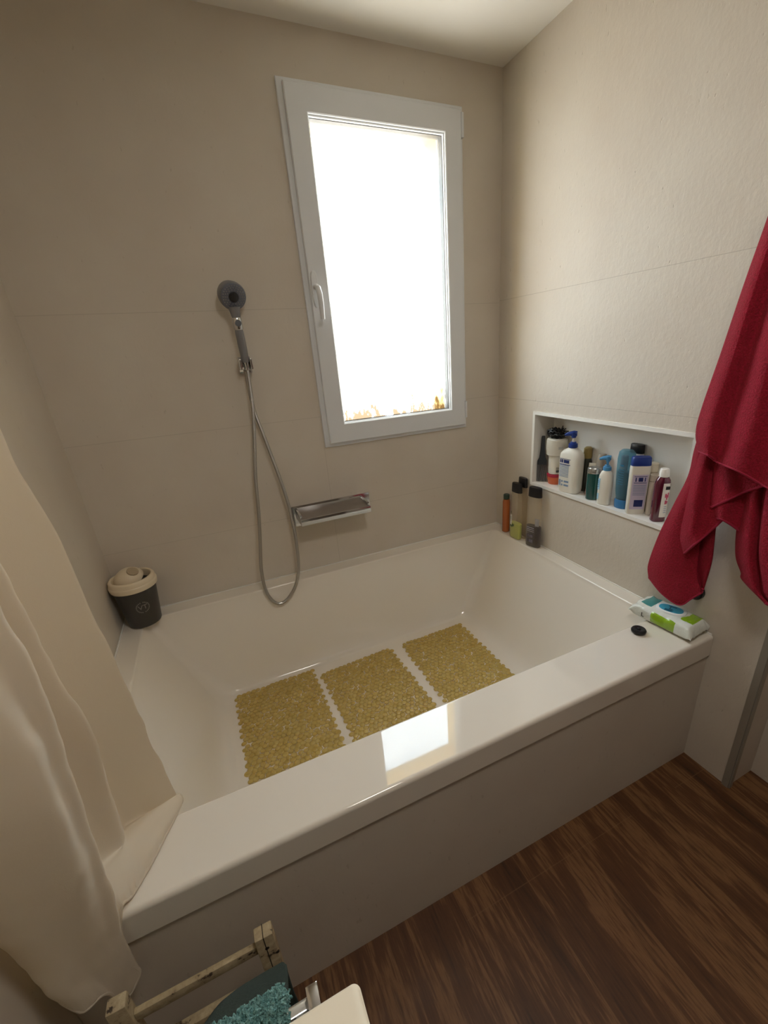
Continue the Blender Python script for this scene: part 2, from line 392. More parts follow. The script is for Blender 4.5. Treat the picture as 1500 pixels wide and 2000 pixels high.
# ------------------------------------------------------------------ window
def ring(bm, x0, x1, z0, z1, wl_, wr_, wb, wt, y0, y1, bev=0.002):
    """rectangular frame ring with mitred section, y0 = room side"""
    def L(dx0, dx1, dz0, dz1, y): return [(x0+dx0, y, z0+dz0), (x1-dx1, y, z0+dz0), (x1-dx1, y, z1-dz1), (x0+dx0, y, z1-dz1)]
    b = bev
    loops = [L(0, 0, 0, 0, y1), L(0, 0, 0, 0, y0+b), L(b, b, b, b, y0), L(wl_-b, wr_-b, wb-b, wt-b, y0), L(wl_, wr_, wb, wt, y0+b), L(wl_, wr_, wb, wt, y1)]
    rows = loft(bm, loops, False, False)
    for i in range(4):
        j = (i+1) % 4; bm.faces.new((rows[0][j], rows[0][i], rows[-1][i], rows[-1][j]))
win = empty('window_1', (0, 0, 0)); tag(win, kind='structure')
bm = bmesh.new(); ring(bm, WX0, WX1, WZ0, WZ1, 0.03, 0.03, 0.03, 0.03, -0.010, 0.05); bmesh.ops.recalc_face_normals(bm, faces=bm.faces)
link('outer_frame', bm, M['upvc'], win)
bm = bmesh.new(); ring(bm, 0.921, 1.592, 1.090, 2.271, 0.072, 0.073, 0.078, 0.076, -0.026, 0.045, 0.003); bmesh.ops.recalc_face_normals(bm, faces=bm.faces)
sash = link('sash', bm, M['upvc'], win)
bm = bmesh.new(); ring(bm, 0.990, 1.522, 1.165, 2.197, 0.007, 0.007, 0.006, 0.007, -0.016, 0.03, 0.002); bmesh.ops.recalc_face_normals(bm, faces=bm.faces)
link('glazing_bead', bm, M['upvc'], sash)
bm = bmesh.new(); ring(bm, 0.996, 1.516, 1.170, 2.191, 0.003, 0.003, 0.002, 0.003, -0.005, 0.03, 0.0005); bmesh.ops.recalc_face_normals(bm, faces=bm.faces)
link('rubber_seal', bm, M['gasket'], sash)
pane = link('pane', boxes((0.995, 1.517, 0.018, 0.024, 1.169, 2.192)), [M['pane'], M['pane_back']], sash, smooth=False)
for p in pane.data.polygons:
    if p.normal.y > -0.5: p.material_index = 1
# handle: oval rosette and cranked lever pointing down
bm = bmesh.new()
loft(bm, [[(p[0], y, p[1]) for p in [(0.013*s*math.copysign(abs(math.cos(a))**0.8, math.cos(a)), 0.062*s*math.copysign(abs(math.sin(a))**0.55, math.sin(a))) for a in [2*PI*i/32 for i in range(32)]]] for y, s in ((0, 1), (-0.008, 1), (-0.011, 0.9))])
bmesh.ops.recalc_face_normals(bm, faces=bm.faces)
hd = link('handle_plate', bm, M['upvc'], sash, loc=(0.939, -0.026, 1.672))
bm = bmesh.new()
tube(bm, [(0, -0.008, 0.006), (0, -0.03, 0.006), (0.001, -0.044, 0.0), (0.003, -0.050, -0.02), (0.004, -0.051, -0.05), (0.004, -0.049, -0.08), (0.004, -0.047, -0.105)], 0.009, 12, rs=[0.009, 0.009, 0.0105, 0.0105, 0.010, 0.009, 0.0085])
bmesh.ops.recalc_face_normals(bm, faces=bm.faces)
link('handle_lever', bm, M['upvc'], hd)
for z0, z1 in ((2.185, 2.262), (1.122, 1.198)):
    bm = bmesh.new(); add_box(bm, 1.592, 1.603, -0.027, -0.009, z0, z1, 0.002); link('hinge', bm, M['upvc'], win)

# ------------------------------------------------------------------ bathtub
RZ = 0.523
def rrect(x0, x1, y0, y1, r, z, n=7):
    out = []
    for cx, cy, a0 in ((x1-r, y1-r, 0), (x0+r, y1-r, 90), (x0+r, y0+r, 180), (x1-r, y0+r, 270)):
        for k in range(n+1):
            a = math.radians(a0+90*k/n); out.append((cx+r*math.cos(a), cy+r*math.sin(a), z))
    return out
tub = empty('bathtub', (0.9, -0.6, 0), label='large white built-in bathtub with wide front rim below the window', cat='bathtub')
bm = bmesh.new(); L = []
ox0, ox1, oy0, oy1 = 0.0008, 1.7992, -1.187, -0.0008
L.append(rrect(ox0, ox1, oy0, oy1, 0.002, 0.4475)); L.append(rrect(ox0, ox1, oy0, oy1, 0.004, RZ-0.0115)); L.append(rrect(ox0, ox1, oy0, oy1, 0.004, RZ-0.010))
for k in range(1, 6):
    a = PI/2*k/5; d = 0.010*(1-math.cos(a)); L.append(rrect(ox0, ox1, oy0+d, oy1, 0.004, RZ-0.010+0.010*math.sin(a)))
L.append(rrect(ox0, ox1, oy0+0.0115, oy1, 0.004, RZ))
A = (0.075, 1.735, -1.019, -0.078)
L.append(rrect(A[0]-0.0075, A[1]+0.0075, A[2]-0.0075, A[3]+0.0075, 0.022, RZ))
B = (0.276, 1.490, -0.935, -0.169)
for k in range(5):
    a = PI/2*k/4; d = 0.006*(1-math.sin(a)); L.append(rrect(A[0]-d, A[1]+d, A[2]-d, A[3]+d, 0.022, RZ-0.006*(1-math.cos(a))))
zf = 0.12
prof = [(0.03, .505), (.2, .437), (.4, .353), (.6, .269), (.74, .208), (.82, .174), (.90, .148), (.98, .130), (1.06, .1225), (1.15, zf)]
for f, z in prof:
    q = [A[i]+(B[i]-A[i])*f for i in range(4)]
    L.append(rrect(q[0], q[1], q[2], q[3], 0.022+0.055*min(1, f), z))
loft(bm, L, False, True); bmesh.ops.recalc_face_normals(bm, faces=bm.faces)
for f in bm.faces:
    pass
o = link('basin', bm, M['tub'], tub); o.location = (-0.9, 0.6, 0)
if o.data.polygons[-1].normal.z < 0: o.data.flip_normals()
o = link('side_panel', boxes((0.001, 1.799, -1.181, -1.160, 0.0, 0.4475)), M['tile_plain'], tub, smooth=False); o.location = (-0.9, 0.6, 0)
# thin silicone line between the tub and the walls
o = link('sealant', boxes((0.001, 1.799, -0.005, -0.001, RZ, RZ+0.004), (1.795, 1.799, -1.18, -0.005, RZ, RZ+0.004), (0.001, 0.005, -1.18, -0.005, RZ, RZ+0.004)), M['niche'], tub, smooth=False); o.location = (-0.9, 0.6, 0)

# ------------------------------------------------------------------ bath mats of pebbles
def pebble_mat_mesh(w, h, seed):
    rnd = random.Random(seed); bm = bmesh.new(); pts = []
    st = 0.0198; nx = int(w/st); ny = int(h/(st*0.9))
    for j in range(ny+1):
        for i in range(nx+1):
            x = (i+(0.5 if j % 2 else 0))*st; y = j*st*0.9
            if x > w: continue
            pts.append((x-w/2+rnd.uniform(-.0026, .0026), y-h/2+rnd.uniform(-.0026, .0026)))
    for x, y in pts:
        r = rnd.uniform(0.0096, 0.0124); ra = r*rnd.uniform(0.85, 1.15); ang = rnd.uniform(0, PI); ht = rnd.uniform(0.0035, 0.0055)
        rows = []
        for f, z in ((0.93, 0.0008), (1.0, 0.30), (0.86, 0.72), (0.5, 0.95)):
            rows.append([(x+(r*f*math.cos(a)*math.cos(ang)-ra*f*math.sin(a)*math.sin(ang)), y+(r*f*math.cos(a)*math.sin(ang)+ra*f*math.sin(a)*math.cos(ang)), z*ht if z > 0.01 else z) for a in [2*PI*k/12 for k in range(12)]])
        loft(bm, rows, True, True)
    return bm
for (cx, cy, w, h, rz, lab) in ((0.497, -0.460, 0.330, 0.520, 1.0, 'amber pebble bath mat nearest the curtain, left of the row of three'),
                            (0.873, -0.495, 0.345, 0.525, 3.0, 'amber pebble bath mat in the middle of the row in the tub'),
                            (1.260, -0.487, 0.335, 0.525, 0.5, 'amber pebble bath mat at the right end of the tub floor')):
    o = link('bath_mat', pebble_mat_mesh(w, h, int(cx*1000)), M['pebble']); o.location = (cx, cy, zf+0.0006); o.rotation_euler = (0, 0, math.radians(rz))
    tag(o, lab, 'bath mat', 'pebble bath mats on the tub floor')

# ------------------------------------------------------------------ wall niche
nic = empty('wall_niche', (1.8, -0.645, NZ0), label='long white-lined shelf recess in the right wall above the tub', cat='niche')
NX1 = 1.912; t = 0.014
def nlink(name, b): 
    o = link(name, b, M['niche'], nic, smooth=False); o.location = (-1.8, 0.645, -NZ0); return o
nlink('frame', boxes((1.794, NX1, NY1, NY0, NZ0, NZ0+t), (1.794, NX1, NY1, NY0, NZ1-t, NZ1), (1.794, NX1, NY0-t, NY0, NZ0+t, NZ1-t), (1.794, NX1, NY1, NY1+t, NZ0+t, NZ1-t)))
nlink('back_panel', boxes((NX1-0.006, NX1, NY1+t, NY0-t, NZ0+t, NZ1-t)))
SZ = NZ0+t                                              # shelf height

# ------------------------------------------------------------------ shower set
sh = empty('hand_shower', (0.639, 0, 1.43), label='grey and chrome hand shower in its wall holder, left of the window', cat='shower')
def slink(name, bm, m, parent=sh): 
    bmesh.ops.recalc_face_normals(bm, faces=bm.faces)
    o = link(name, bm, m, parent); 
    if parent is sh: o.location = (-0.639, 0, -1.43)
    return o
# holder
bm = bmesh.new(); add_box(bm, 0.616, 0.662, -0.008, -0.0002, 1.398, 1.455, 0.002); add_box(bm, 0.628, 0.650, -0.036, -0.008, 1.412, 1.446, 0.002)
slink('holder', bm, M['chrome'])
bm = bmesh.new()
for s in (-1, 1): add_box(bm, 0.639+s*0.019-0.004, 0.639+s*0.019+0.004, -0.066, -0.030, 1.410, 1.448, 0.002)
add_box(bm, 0.620, 0.658, -0.040, -0.032, 1.410, 1.448, 0.002)
slink('holder_clip', bm, M['chrome'])
H0, H1 = Vector((0.641, -0.052, 1.415)), Vector((0.636, -0.066, 1.585))
def hp(t): return H0.lerp(H1, t)
bm = bmesh.new(); tube(bm, [hp(-0.03), hp(0.05), hp(0.12)], 0.0095, 16, rs=[0.0085, 0.0095, 0.011]); slink('handle_nut', bm, M['chrome'])
bm = bmesh.new(); tube(bm, [hp(t) for t in (0.12, 0.16, 0.45, 0.72, 0.76)], 0.0135, 20, rs=[0.0115, 0.0135, 0.0148, 0.0145, 0.0135]); slink('handle_grip', bm, M['grey_rubber'])
bm = bmesh.new(); tube(bm, [hp(t) for t in (0.755, 0.77, 0.97, 0.985)], 0.016, 20, rs=[0.0145, 0.0162, 0.0165, 0.015]); col_ = slink('button_collar', bm, M['chrome'])
bm = bmesh.new(); c = hp(0.87); tube(bm, [c+Vector((0.001, -0.012, 0)), c+Vector((0.001, -0.019, 0.001))], 0.0105, 20); slink('button', bm, M['black'], col_)
bm = bmesh.new(); tube(bm, [hp(0.98), hp(1.08), hp(1.18)], 0.014, 16, rs=[0.014, 0.0165, 0.020]); slink('neck', bm, M['grey_rubber'])
hc = Vector((0.637, -0.066, 1.650)); ax = Vector((0.20, -0.88, -0.36)).normalized()
def disc(bm, rows, seg=40):
    ref = Vector((0, 0, 1)); e1 = ax.cross(ref).normalized(); e2 = ax.cross(e1)
    loft(bm, [[hc+ax*d+e1*r*math.cos(2*PI*k/seg)+e2*r*math.sin(2*PI*k/seg) for k in range(seg)] for d, r in rows])
bm = bmesh.new(); disc(bm, [(-0.040, 0.022), (-0.037, 0.035), (-0.027, 0.042), (-0.008, 0.0455), (0.006, 0.0455), (0.009, 0.0435)]); head = slink('shower_head', bm, M['grey_rubber'])
bm = bmesh.new(); disc(bm, [(0.008, 0.0435), (0.0125, 0.0425), (0.0135, 0.041)]); slink('spray_plate', bm, M['spray_face'], head)
bm = bmesh.new(); disc(bm, [(0.013, 0.017), (0.0165, 0.0165), (0.0175, 0.015)]); slink('centre_cap', bm, M['black'], head)
bm = bmesh.new(); ref = Vector((0, 0, 1)); e1 = ax.cross(ref).normalized(); e2 = ax.cross(e1)
for rr, n in ((0.036, 26), (0.029, 20), (0.0225, 14)):
    for k in range(n):
        a = 2*PI*k/n; p = hc+ax*0.0134+e1*rr*math.cos(a)+e2*rr*math.sin(a); tube(bm, [p, p+ax*0.002], 0.0017, 6)
slink('nozzle_ring', bm, M['print_grey'], head)
HOSE = [(0.641,-0.052,1.412),(0.638,-0.050,1.341),(0.633,-0.052,1.267),(0.616,-0.055,1.153),(0.593,-0.06,1.015),(0.576,-0.07,0.869),(0.557,-0.08,0.74),(0.539,-0.092,0.63),(0.537,-0.104,0.536),(0.554,-0.112,0.479),(0.582,-0.116,0.457),(0.620,-0.113,0.469),(0.663,-0.104,0.518),(0.69,-0.092,0.588),(0.702,-0.075,0.702),(0.704,-0.06,0.815),(0.691,-0.05,0.951),(0.67,-0.04,1.082),(0.651,-0.035,1.19),(0.640,-0.03,1.253),(0.636,-0.026,1.331),(0.638,-0.024,1.405)]
bm = bmesh.new(); tube(bm, catmull(HOSE, 220), 0.0068, 12); slink('hose', bm, M['chrome_hose'])

# ------------------------------------------------------------------ waterfall spout
spt = empty('waterfall_spout', (0.889, 0, 0.795), label='wide chrome waterfall bath spout on the wall under the window', cat='tap')
def wlink(name, b, m): o = link(name, b, m, spt); o.location = (-0.889, 0, -0.795); return o
bm = bmesh.new(); add_box(bm, 0.704, 1.075, -0.007, -0.0002, 0.747, 0.841, 0.0015); wlink('wall_plate', bm, M['chrome'])
bm = bmesh.new()
def yz(x, pts): return [(x, y, z) for y, z in pts]
prf = [(-0.007, 0.832), (-0.007, 0.786), (-0.130, 0.792), (-0.131, 0.794), (-0.131, 0.816), (-0.129, 0.818), (-0.100, 0.819), (-0.05, 0.824)]
loft(bm, [yz(x, prf) for x in (0.729, 1.035)]); bmesh.ops.recalc_face_normals(bm, faces=bm.faces); wlink('spout_body', bm, M['chrome_reflect_dark'])
bm = bmesh.new(); add_box(bm, 0.7285, 1.0355, -0.1335, -0.1305, 0.791, 0.8185, 0.001); wlink('front_lip', bm, M['chrome'])
for xa in (0.729, 1.027):
    bm = bmesh.new(); add_box(bm, xa, xa+0.008, -0.118, -0.007, 0.818, 0.834, 0.002); wlink('side_lip', bm, M['chrome'])

# ------------------------------------------------------------------ small swing-lid bin
bn = empty('swing_lid_bin', (0.082, -0.090, RZ+0.001), label='small charcoal swing-lid bin with cream rim in the back left corner of the tub rim', cat='bin')
bn.rotation_euler = (0, 0, math.radians(12))
def rb(z): return 0.056+(0.073-0.056)*min(1, z/0.165)
bm = body([(0, 0.048, 0.048, 2), (0.003, 0.0535, 0.0535, 2), (0.008, 0.0565, 0.0565, 2), (0.165, 0.073, 0.073, 2), (0.166, 0.070, 0.070, 2)], 48, True, True); link('bin_body', bm, M['charcoal'], bn)
bm = bmesh.new()
loft(bm, [se(r, r, 2, z, 56) for z, r in ((0.160, 0.0735), (0.160, 0.0785), (0.176, 0.081), (0.179, 0.0795), (0.181, 0.0775), (0.194, 0.0765), (0.1985, 0.0735), (0.200, 0.070), (0.199, 0.066), (0.195, 0.0635), (0.170, 0.0620))], False, False)
link('lid_rim', bm, M['cream'], bn)
# domed flap with a recessed round dimple, tilted open
bm = bmesh.new(); rows = []
for k in range(9):
    a = PI/2*k/9; rows.append(se(0.053*math.cos(a), 0.051*math.cos(a), 2.0, 0.050*math.sin(a), 40))
loft(bm, rows, True, True); fl = link('flap', bm, M['cream'], bn); fl.location = (-0.006, 0.006, 0.182); fl.rotation_euler = (math.radians(12), math.radians(-24), 0)
bm = bmesh.new(); loft(bm, [se(r, r, 2, z, 28) for z, r in ((-0.012, 0.0195), (0.0035, 0.0195), (0.0045, 0.0185), (0.0046, 0.003))], True, True)
dm = link('push_button', bm, mat('dull_beige_button', '#A8977C', 0.5), fl); dm.location = (0.0310, -0.0150, 0.0335); dm.rotation_euler = (0, math.radians(44), math.radians(-26))
def rbo(z): return 0.0565+(0.073-0.0565)*(z-0.008)/(0.157)
bm = wrap(text_bm('VT', 0.026, 0.0003), rbo, 0.092)
b2 = bmesh.new()
for k in range(26):
    a = 2*PI*k/26
    if k % 13 == 0: continue
    b3 = boxes((-0.0013, 0.0013, 0.0195, 0.0235, -0.0003, 0.0003)); bmesh.ops.rotate(b3, verts=b3.verts, cent=(0, 0, 0), matrix=Matrix.Rotation(a, 3, 'Z'))
    me = bpy.data.meshes.new('x'); b3.to_mesh(me); b3.free(); b2.from_mesh(me); bpy.data.meshes.remove(me)
wrap(b2, rbo, 0.092); me = bpy.data.meshes.new('x'); b2.to_mesh(me); b2.free(); bm.from_mesh(me); bpy.data.meshes.remove(me)
em = link('emblem', bm, M['print_grey'], bn, smooth=False); em.rotation_euler = (0, 0, math.radians(4))

# ------------------------------------------------------------------ curtain
cur = empty('shower_curtain', (0.1, -1.1, 2.3), label='cream fabric shower curtain gathered at the left wall, hem spilling over the tub rim', cat='curtain')
COLS = [
 [(.150,-.985,2.3),(.165,-.985,1.8),(.180,-.985,1.367),(.192,-.985,1.223),(.204,-.985,1.02),(.211,-.985,.794),(.219,-.985,.562),(.229,-.990,.545),(.232,-.994,.536),(.231,-.998,.530),(.227,-1.004,.5275)],
 [(.115,-.990,2.3),(.13,-1.0,1.8),(.145,-1.0,1.367),(.155,-1.0,1.22),(.165,-1.0,1.02),(.175,-1.0,.80),(.190,-1.003,.570),(.200,-1.010,.556),(.208,-1.022,.548),(.212,-1.035,.538),(.210,-1.046,.5275)],
 [(.06,-1.00,2.3),(.07,-1.02,1.8),(.09,-1.03,1.367),(.10,-1.03,1.22),(.115,-1.03,1.02),(.13,-1.025,.80),(.150,-1.018,.580),(.160,-1.035,.566),(.175,-1.060,.556),(.186,-1.082,.544),(.188,-1.096,.528)],
 [(.04,-1.03,2.3),(.05,-1.05,1.8),(.06,-1.06,1.367),(.07,-1.06,1.22),(.09,-1.06,1.02),(.105,-1.055,.80),(.125,-1.04,.590),(.135,-1.06,.574),(.150,-1.092,.562),(.162,-1.118,.546),(.166,-1.135,.528)],
 [(.12,-1.06,2.3),(.13,-1.08,1.8),(.140,-1.08,1.367),(.147,-1.08,1.18),(.154,-1.08,1.02),(.162,-1.08,.84),(.142,-1.078,.605),(.135,-1.10,.580),(.140,-1.125,.564),(.146,-1.148,.546),(.149,-1.160,.528)],
 [(.05,-1.09,2.3),(.06,-1.10,1.8),(.07,-1.11,1.367),(.08,-1.11,1.20),(.09,-1.11,1.02),(.10,-1.11,.84),(.105,-1.12,.63),(.110,-1.14,.590),(.120,-1.16,.568),(.130,-1.174,.548),(.134,-1.180,.530)],
 [(.05,-1.14,2.3),(.06,-1.15,1.8),(.07,-1.155,1.367),(.08,-1.16,1.20),(.09,-1.16,1.02),(.10,-1.17,.84),(.10,-1.19,.68),(.105,-1.197,.60),(.112,-1.200,.55),(.118,-1.203,.50),(.118,-1.203,.43)],
 [(.14,-1.18,2.3),(.16,-1.195,1.8),(.17,-1.20,1.367),(.178,-1.20,1.165),(.180,-1.20,1.07),(.168,-1.20,.925),(.154,-1.20,.74),(.142,-1.20,.62),(.133,-1.20,.53),(.128,-1.20,.45),(.124,-1.202,.375)],
 [(.13,-1.22,2.3),(.14,-1.225,1.8),(.16,-1.225,1.367),(.160,-1.225,1.165),(.165,-1.225,1.04),(.158,-1.225,.90),(.146,-1.22,.72),(.128,-1.22,.60),(.115,-1.22,.51),(.103,-1.22,.43),(.092,-1.22,.352)],
 [(.10,-1.26,2.3),(.11,-1.26,1.8),(.12,-1.26,1.367),(.135,-1.26,1.165),(.155,-1.26,.99),(.158,-1.26,.88),(.140,-1.255,.74),(.115,-1.25,.64),(.095,-1.245,.56),(.085,-1.24,.49),(.083,-1.238,.425)],
 [(.05,-1.285,2.3),(.06,-1.285,1.8),(.06,-1.285,1.367),(.07,-1.28,1.165),(.08,-1.28,.99),(.085,-1.28,.88),(.08,-1.275,.76),(.075,-1.27,.67),(.072,-1.265,.58),(.068,-1.262,.51),(.062,-1.258,.445)],
 [(.012,-1.27,2.3),(.012,-1.27,1.8),(.012,-1.27,1.367),(.015,-1.27,1.165),(.022,-1.27,.99),(.03,-1.27,.88),(.035,-1.268,.76),(.038,-1.265,.67),(.041,-1.262,.59),(.045,-1.259,.53),(.048,-1.255,.485)],
 [(.006,-1.24,2.3),(.006,-1.24,1.8),(.006,-1.24,1.367),(.006,-1.24,1.165),(.008,-1.24,.99),(.012,-1.24,.88),(.018,-1.24,.76),(.022,-1.24,.67),(.026,-1.24,.60),(.032,-1.24,.55),(.038,-1.24,.50)],
]
bm = bmesh.new(); g = cloth(bm, COLS, 170, 130, 0.006, 2.0)
bm.verts.ensure_lookup_table()      # puckered hem
for r in range(146, 170):
    for c in range(0, 130):
        k = (r-146)/24; bm.verts[r*130+c].co += Vector((0, -0.0006, 0.0016))*k*(1+math.sin(c*1.25+0.4*math.sin(c)))
cf = link('curtain_fabric', bm, M['curtain'], cur); solid(cf, 0.003); cf.location = (-0.1, 1.1, -2.3)
bm = bmesh.new(); hem = [p+Vector((0, 0, 0.001)) for p in g[-1]]; tube(bm, hem[::1], 0.0032, 8)
o = link('hem', bm, M['curtain'], cur); o.location = (-0.1, 1.1, -2.3)
rod = empty('curtain_rod', (0.9, -1.12, 2.335), label='white curtain rod across the room in front of the tub', cat='curtain rod')
bm = bmesh.new(); tube(bm, [(-0.894, 0, 0), (0.894, 0, 0)], 0.0125, 20); link('rod', bm, M['upvc'], rod)
for s in (-1, 1):
    bm = bmesh.new(); tube(bm, [(s*0.899, 0, 0), (s*0.889, 0, 0)], 0.026, 24); link('wall_flange', bm, M['upvc'], rod)
for i in range(6):
    bm = bmesh.new(); tube(bm, [(0, 0.024*math.cos(a), 0.024*math.sin(a)) for a in [2*PI*k/24 for k in range(25)]], 0.002, 6, False)
    o = link('curtain_ring', bm, M['chrome'], cur); o.location = (-0.085+0.027*i, -0.02, 0.024)

# ------------------------------------------------------------------ red towel
TOWEL = {
    'front': [
        [(1.700,-1.158,1.769), (1.700,-1.140,1.654), (1.700,-1.119,1.529), (1.700,-1.097,1.380), (1.700,-1.074,1.237), (1.700,-1.071,1.174), (1.700,-1.087,1.126)],
        [(1.665,-1.182,1.758), (1.665,-1.175,1.637), (1.665,-1.159,1.512), (1.665,-1.145,1.381), (1.665,-1.128,1.245), (1.665,-1.125,1.165), (1.665,-1.133,1.128)],
        [(1.690,-1.174,1.763), (1.690,-1.181,1.627), (1.690,-1.178,1.488), (1.690,-1.168,1.355), (1.690,-1.158,1.232), (1.690,-1.156,1.153), (1.690,-1.148,1.108)],
        [(1.655,-1.199,1.752), (1.655,-1.220,1.599), (1.655,-1.225,1.474), (1.655,-1.228,1.347), (1.655,-1.226,1.231), (1.655,-1.223,1.156), (1.655,-1.218,1.105)],
        [(1.680,-1.193,1.756), (1.680,-1.221,1.599), (1.680,-1.242,1.451), (1.680,-1.256,1.323), (1.680,-1.265,1.196), (1.680,-1.272,1.122), (1.680,-1.271,1.075)],
        [(1.650,-1.218,1.745), (1.650,-1.264,1.590), (1.650,-1.294,1.448), (1.650,-1.321,1.317), (1.650,-1.344,1.200), (1.650,-1.358,1.121), (1.650,-1.363,1.056)],
        [(1.700,-1.201,1.755), (1.700,-1.275,1.589), (1.700,-1.320,1.444), (1.700,-1.352,1.314), (1.700,-1.381,1.198), (1.700,-1.396,1.121), (1.700,-1.411,1.041)],
    ],
    'left_fall': [
        [(1.735,-1.062,1.204), (1.735,-1.054,1.115), (1.735,-1.050,1.037), (1.735,-1.023,0.940), (1.735,-0.992,0.830), (1.735,-0.971,0.711), (1.735,-0.979,0.659)],
        [(1.705,-1.101,1.212), (1.705,-1.087,1.125), (1.705,-1.084,1.050), (1.705,-1.062,0.949), (1.705,-1.042,0.840), (1.705,-1.033,0.727), (1.705,-1.051,0.644)],
        [(1.712,-1.110,1.212), (1.712,-1.100,1.126), (1.712,-1.097,1.052), (1.712,-1.085,0.938), (1.712,-1.078,0.835), (1.712,-1.081,0.728), (1.712,-1.108,0.627)],
        [(1.725,-1.116,1.211), (1.725,-1.108,1.126), (1.725,-1.109,1.052), (1.725,-1.106,0.926), (1.725,-1.104,0.824), (1.725,-1.115,0.722), (1.725,-1.132,0.657)],
        [(1.735,-1.123,1.210), (1.735,-1.116,1.126), (1.735,-1.117,1.052), (1.735,-1.119,0.920), (1.735,-1.122,0.829), (1.735,-1.131,0.745), (1.735,-1.155,0.691)],
    ],
    'left_inner': [
        [(1.735,-1.131,1.170), (1.735,-1.119,1.097), (1.735,-1.119,0.991), (1.735,-1.092,0.852), (1.735,-1.075,0.792), (1.735,-1.081,0.759), (1.735,-1.155,0.691)],
        [(1.750,-1.136,1.169), (1.750,-1.127,1.096), (1.750,-1.128,0.991), (1.750,-1.114,0.890), (1.750,-1.115,0.805), (1.750,-1.123,0.764), (1.750,-1.148,0.689)],
        [(1.740,-1.154,1.173), (1.740,-1.148,1.102), (1.740,-1.153,0.999), (1.740,-1.149,0.920), (1.740,-1.155,0.857), (1.740,-1.160,0.792), (1.740,-1.154,0.701)],
    ],
    'middle_fall': [
        [(1.715,-1.108,1.211), (1.715,-1.083,1.145), (1.715,-1.069,1.060), (1.715,-1.062,0.996), (1.715,-1.065,0.931), (1.715,-1.070,0.857), (1.715,-1.092,0.804)],
        [(1.685,-1.141,1.218), (1.685,-1.122,1.155), (1.685,-1.113,1.075), (1.685,-1.109,1.006), (1.685,-1.113,0.937), (1.685,-1.117,0.881), (1.685,-1.134,0.859)],
        [(1.705,-1.143,1.216), (1.705,-1.129,1.153), (1.705,-1.126,1.074), (1.705,-1.128,1.007), (1.705,-1.132,0.954), (1.705,-1.138,0.909), (1.705,-1.148,0.888)],
        [(1.715,-1.150,1.215), (1.715,-1.144,1.154), (1.715,-1.144,1.076), (1.715,-1.147,1.033), (1.715,-1.159,0.991), (1.715,-1.166,0.955), (1.715,-1.178,0.945)],
    ],
    'corner_fold': [
        [(1.705,-1.148,1.177), (1.705,-1.135,1.112), (1.705,-1.138,1.062), (1.705,-1.143,1.011), (1.705,-1.148,0.975)],
        [(1.695,-1.172,1.181), (1.695,-1.166,1.119), (1.695,-1.173,1.072), (1.695,-1.180,1.038), (1.695,-1.187,1.007)],
        [(1.708,-1.195,1.183), (1.708,-1.197,1.116), (1.708,-1.204,1.083), (1.708,-1.209,1.057), (1.708,-1.215,1.034)],
        [(1.710,-1.239,1.188), (1.710,-1.248,1.126), (1.710,-1.252,1.100), (1.710,-1.254,1.081), (1.710,-1.257,1.064)],
    ],
    'fold_under': [
        [(1.710,-1.145,1.048), (1.710,-1.144,0.980), (1.710,-1.157,0.956), (1.710,-1.168,0.946)],
        [(1.700,-1.179,1.072), (1.700,-1.180,1.007), (1.700,-1.181,0.978), (1.700,-1.186,0.951)],
        [(1.720,-1.197,1.087), (1.720,-1.199,1.016), (1.720,-1.198,0.971), (1.720,-1.205,0.934)],
        [(1.735,-1.222,1.103), (1.735,-1.221,1.019), (1.735,-1.221,0.960), (1.735,-1.217,0.918)],
    ],
    'right_fall': [
        [(1.740,-1.210,1.114), (1.740,-1.204,1.028), (1.740,-1.208,0.924), (1.740,-1.222,0.843), (1.740,-1.245,0.800), (1.740,-1.253,0.780), (1.740,-1.317,0.741)],
        [(1.710,-1.242,1.125), (1.710,-1.242,1.044), (1.710,-1.251,0.946), (1.710,-1.264,0.869), (1.710,-1.280,0.821), (1.710,-1.298,0.782), (1.710,-1.333,0.756)],
        [(1.730,-1.249,1.123), (1.730,-1.252,1.042), (1.730,-1.265,0.946), (1.730,-1.279,0.870), (1.730,-1.296,0.807), (1.730,-1.309,0.766), (1.730,-1.334,0.747)],
        [(1.700,-1.289,1.135), (1.700,-1.291,1.058), (1.700,-1.295,0.964), (1.700,-1.306,0.889), (1.700,-1.327,0.846), (1.700,-1.342,0.808), (1.700,-1.360,0.779)],
        [(1.730,-1.345,1.141), (1.730,-1.352,1.068), (1.730,-1.363,0.980), (1.730,-1.375,0.909), (1.730,-1.381,0.862), (1.730,-1.386,0.820), (1.730,-1.386,0.798)],
    ],
}
bm = bmesh.new(); hems = []
for i, (k, cols) in enumerate(TOWEL.items()):
    gr = cloth(bm, cols, 60, 40, 0.005, i*5.3)
    hems.append(gr[-1])
tw = link('hanging_towel', bm, M['terry_red']); 
tw.data.transform(Matrix.Translation((-1.74, 1.30, -1.9))); tw.location = (1.74, -1.30, 1.9)
solid(tw, 0.007); tag(tw, 'crimson red terry towel hanging bunched over the right end of the tub', 'towel')
edge_m = mat('red_stitched_edge', '#A01A3A', 0.9)
for h in hems:
    bm = bmesh.new(); tube(bm, [p for p in h], 0.0042, 8)
    o = link('hem', bm, edge_m, tw); o.location = (-1.74, 1.30, -1.9)
hk = empty('towel_hook', (1.8, -1.182, 1.79), label='chrome wall hook carrying the red towel', cat='hook')
bm = bmesh.new(); tube(bm, [(0, 0, 0), (-0.008, 0, 0)], 0.022, 24); link('hook_plate', bm, M['chrome'], hk)
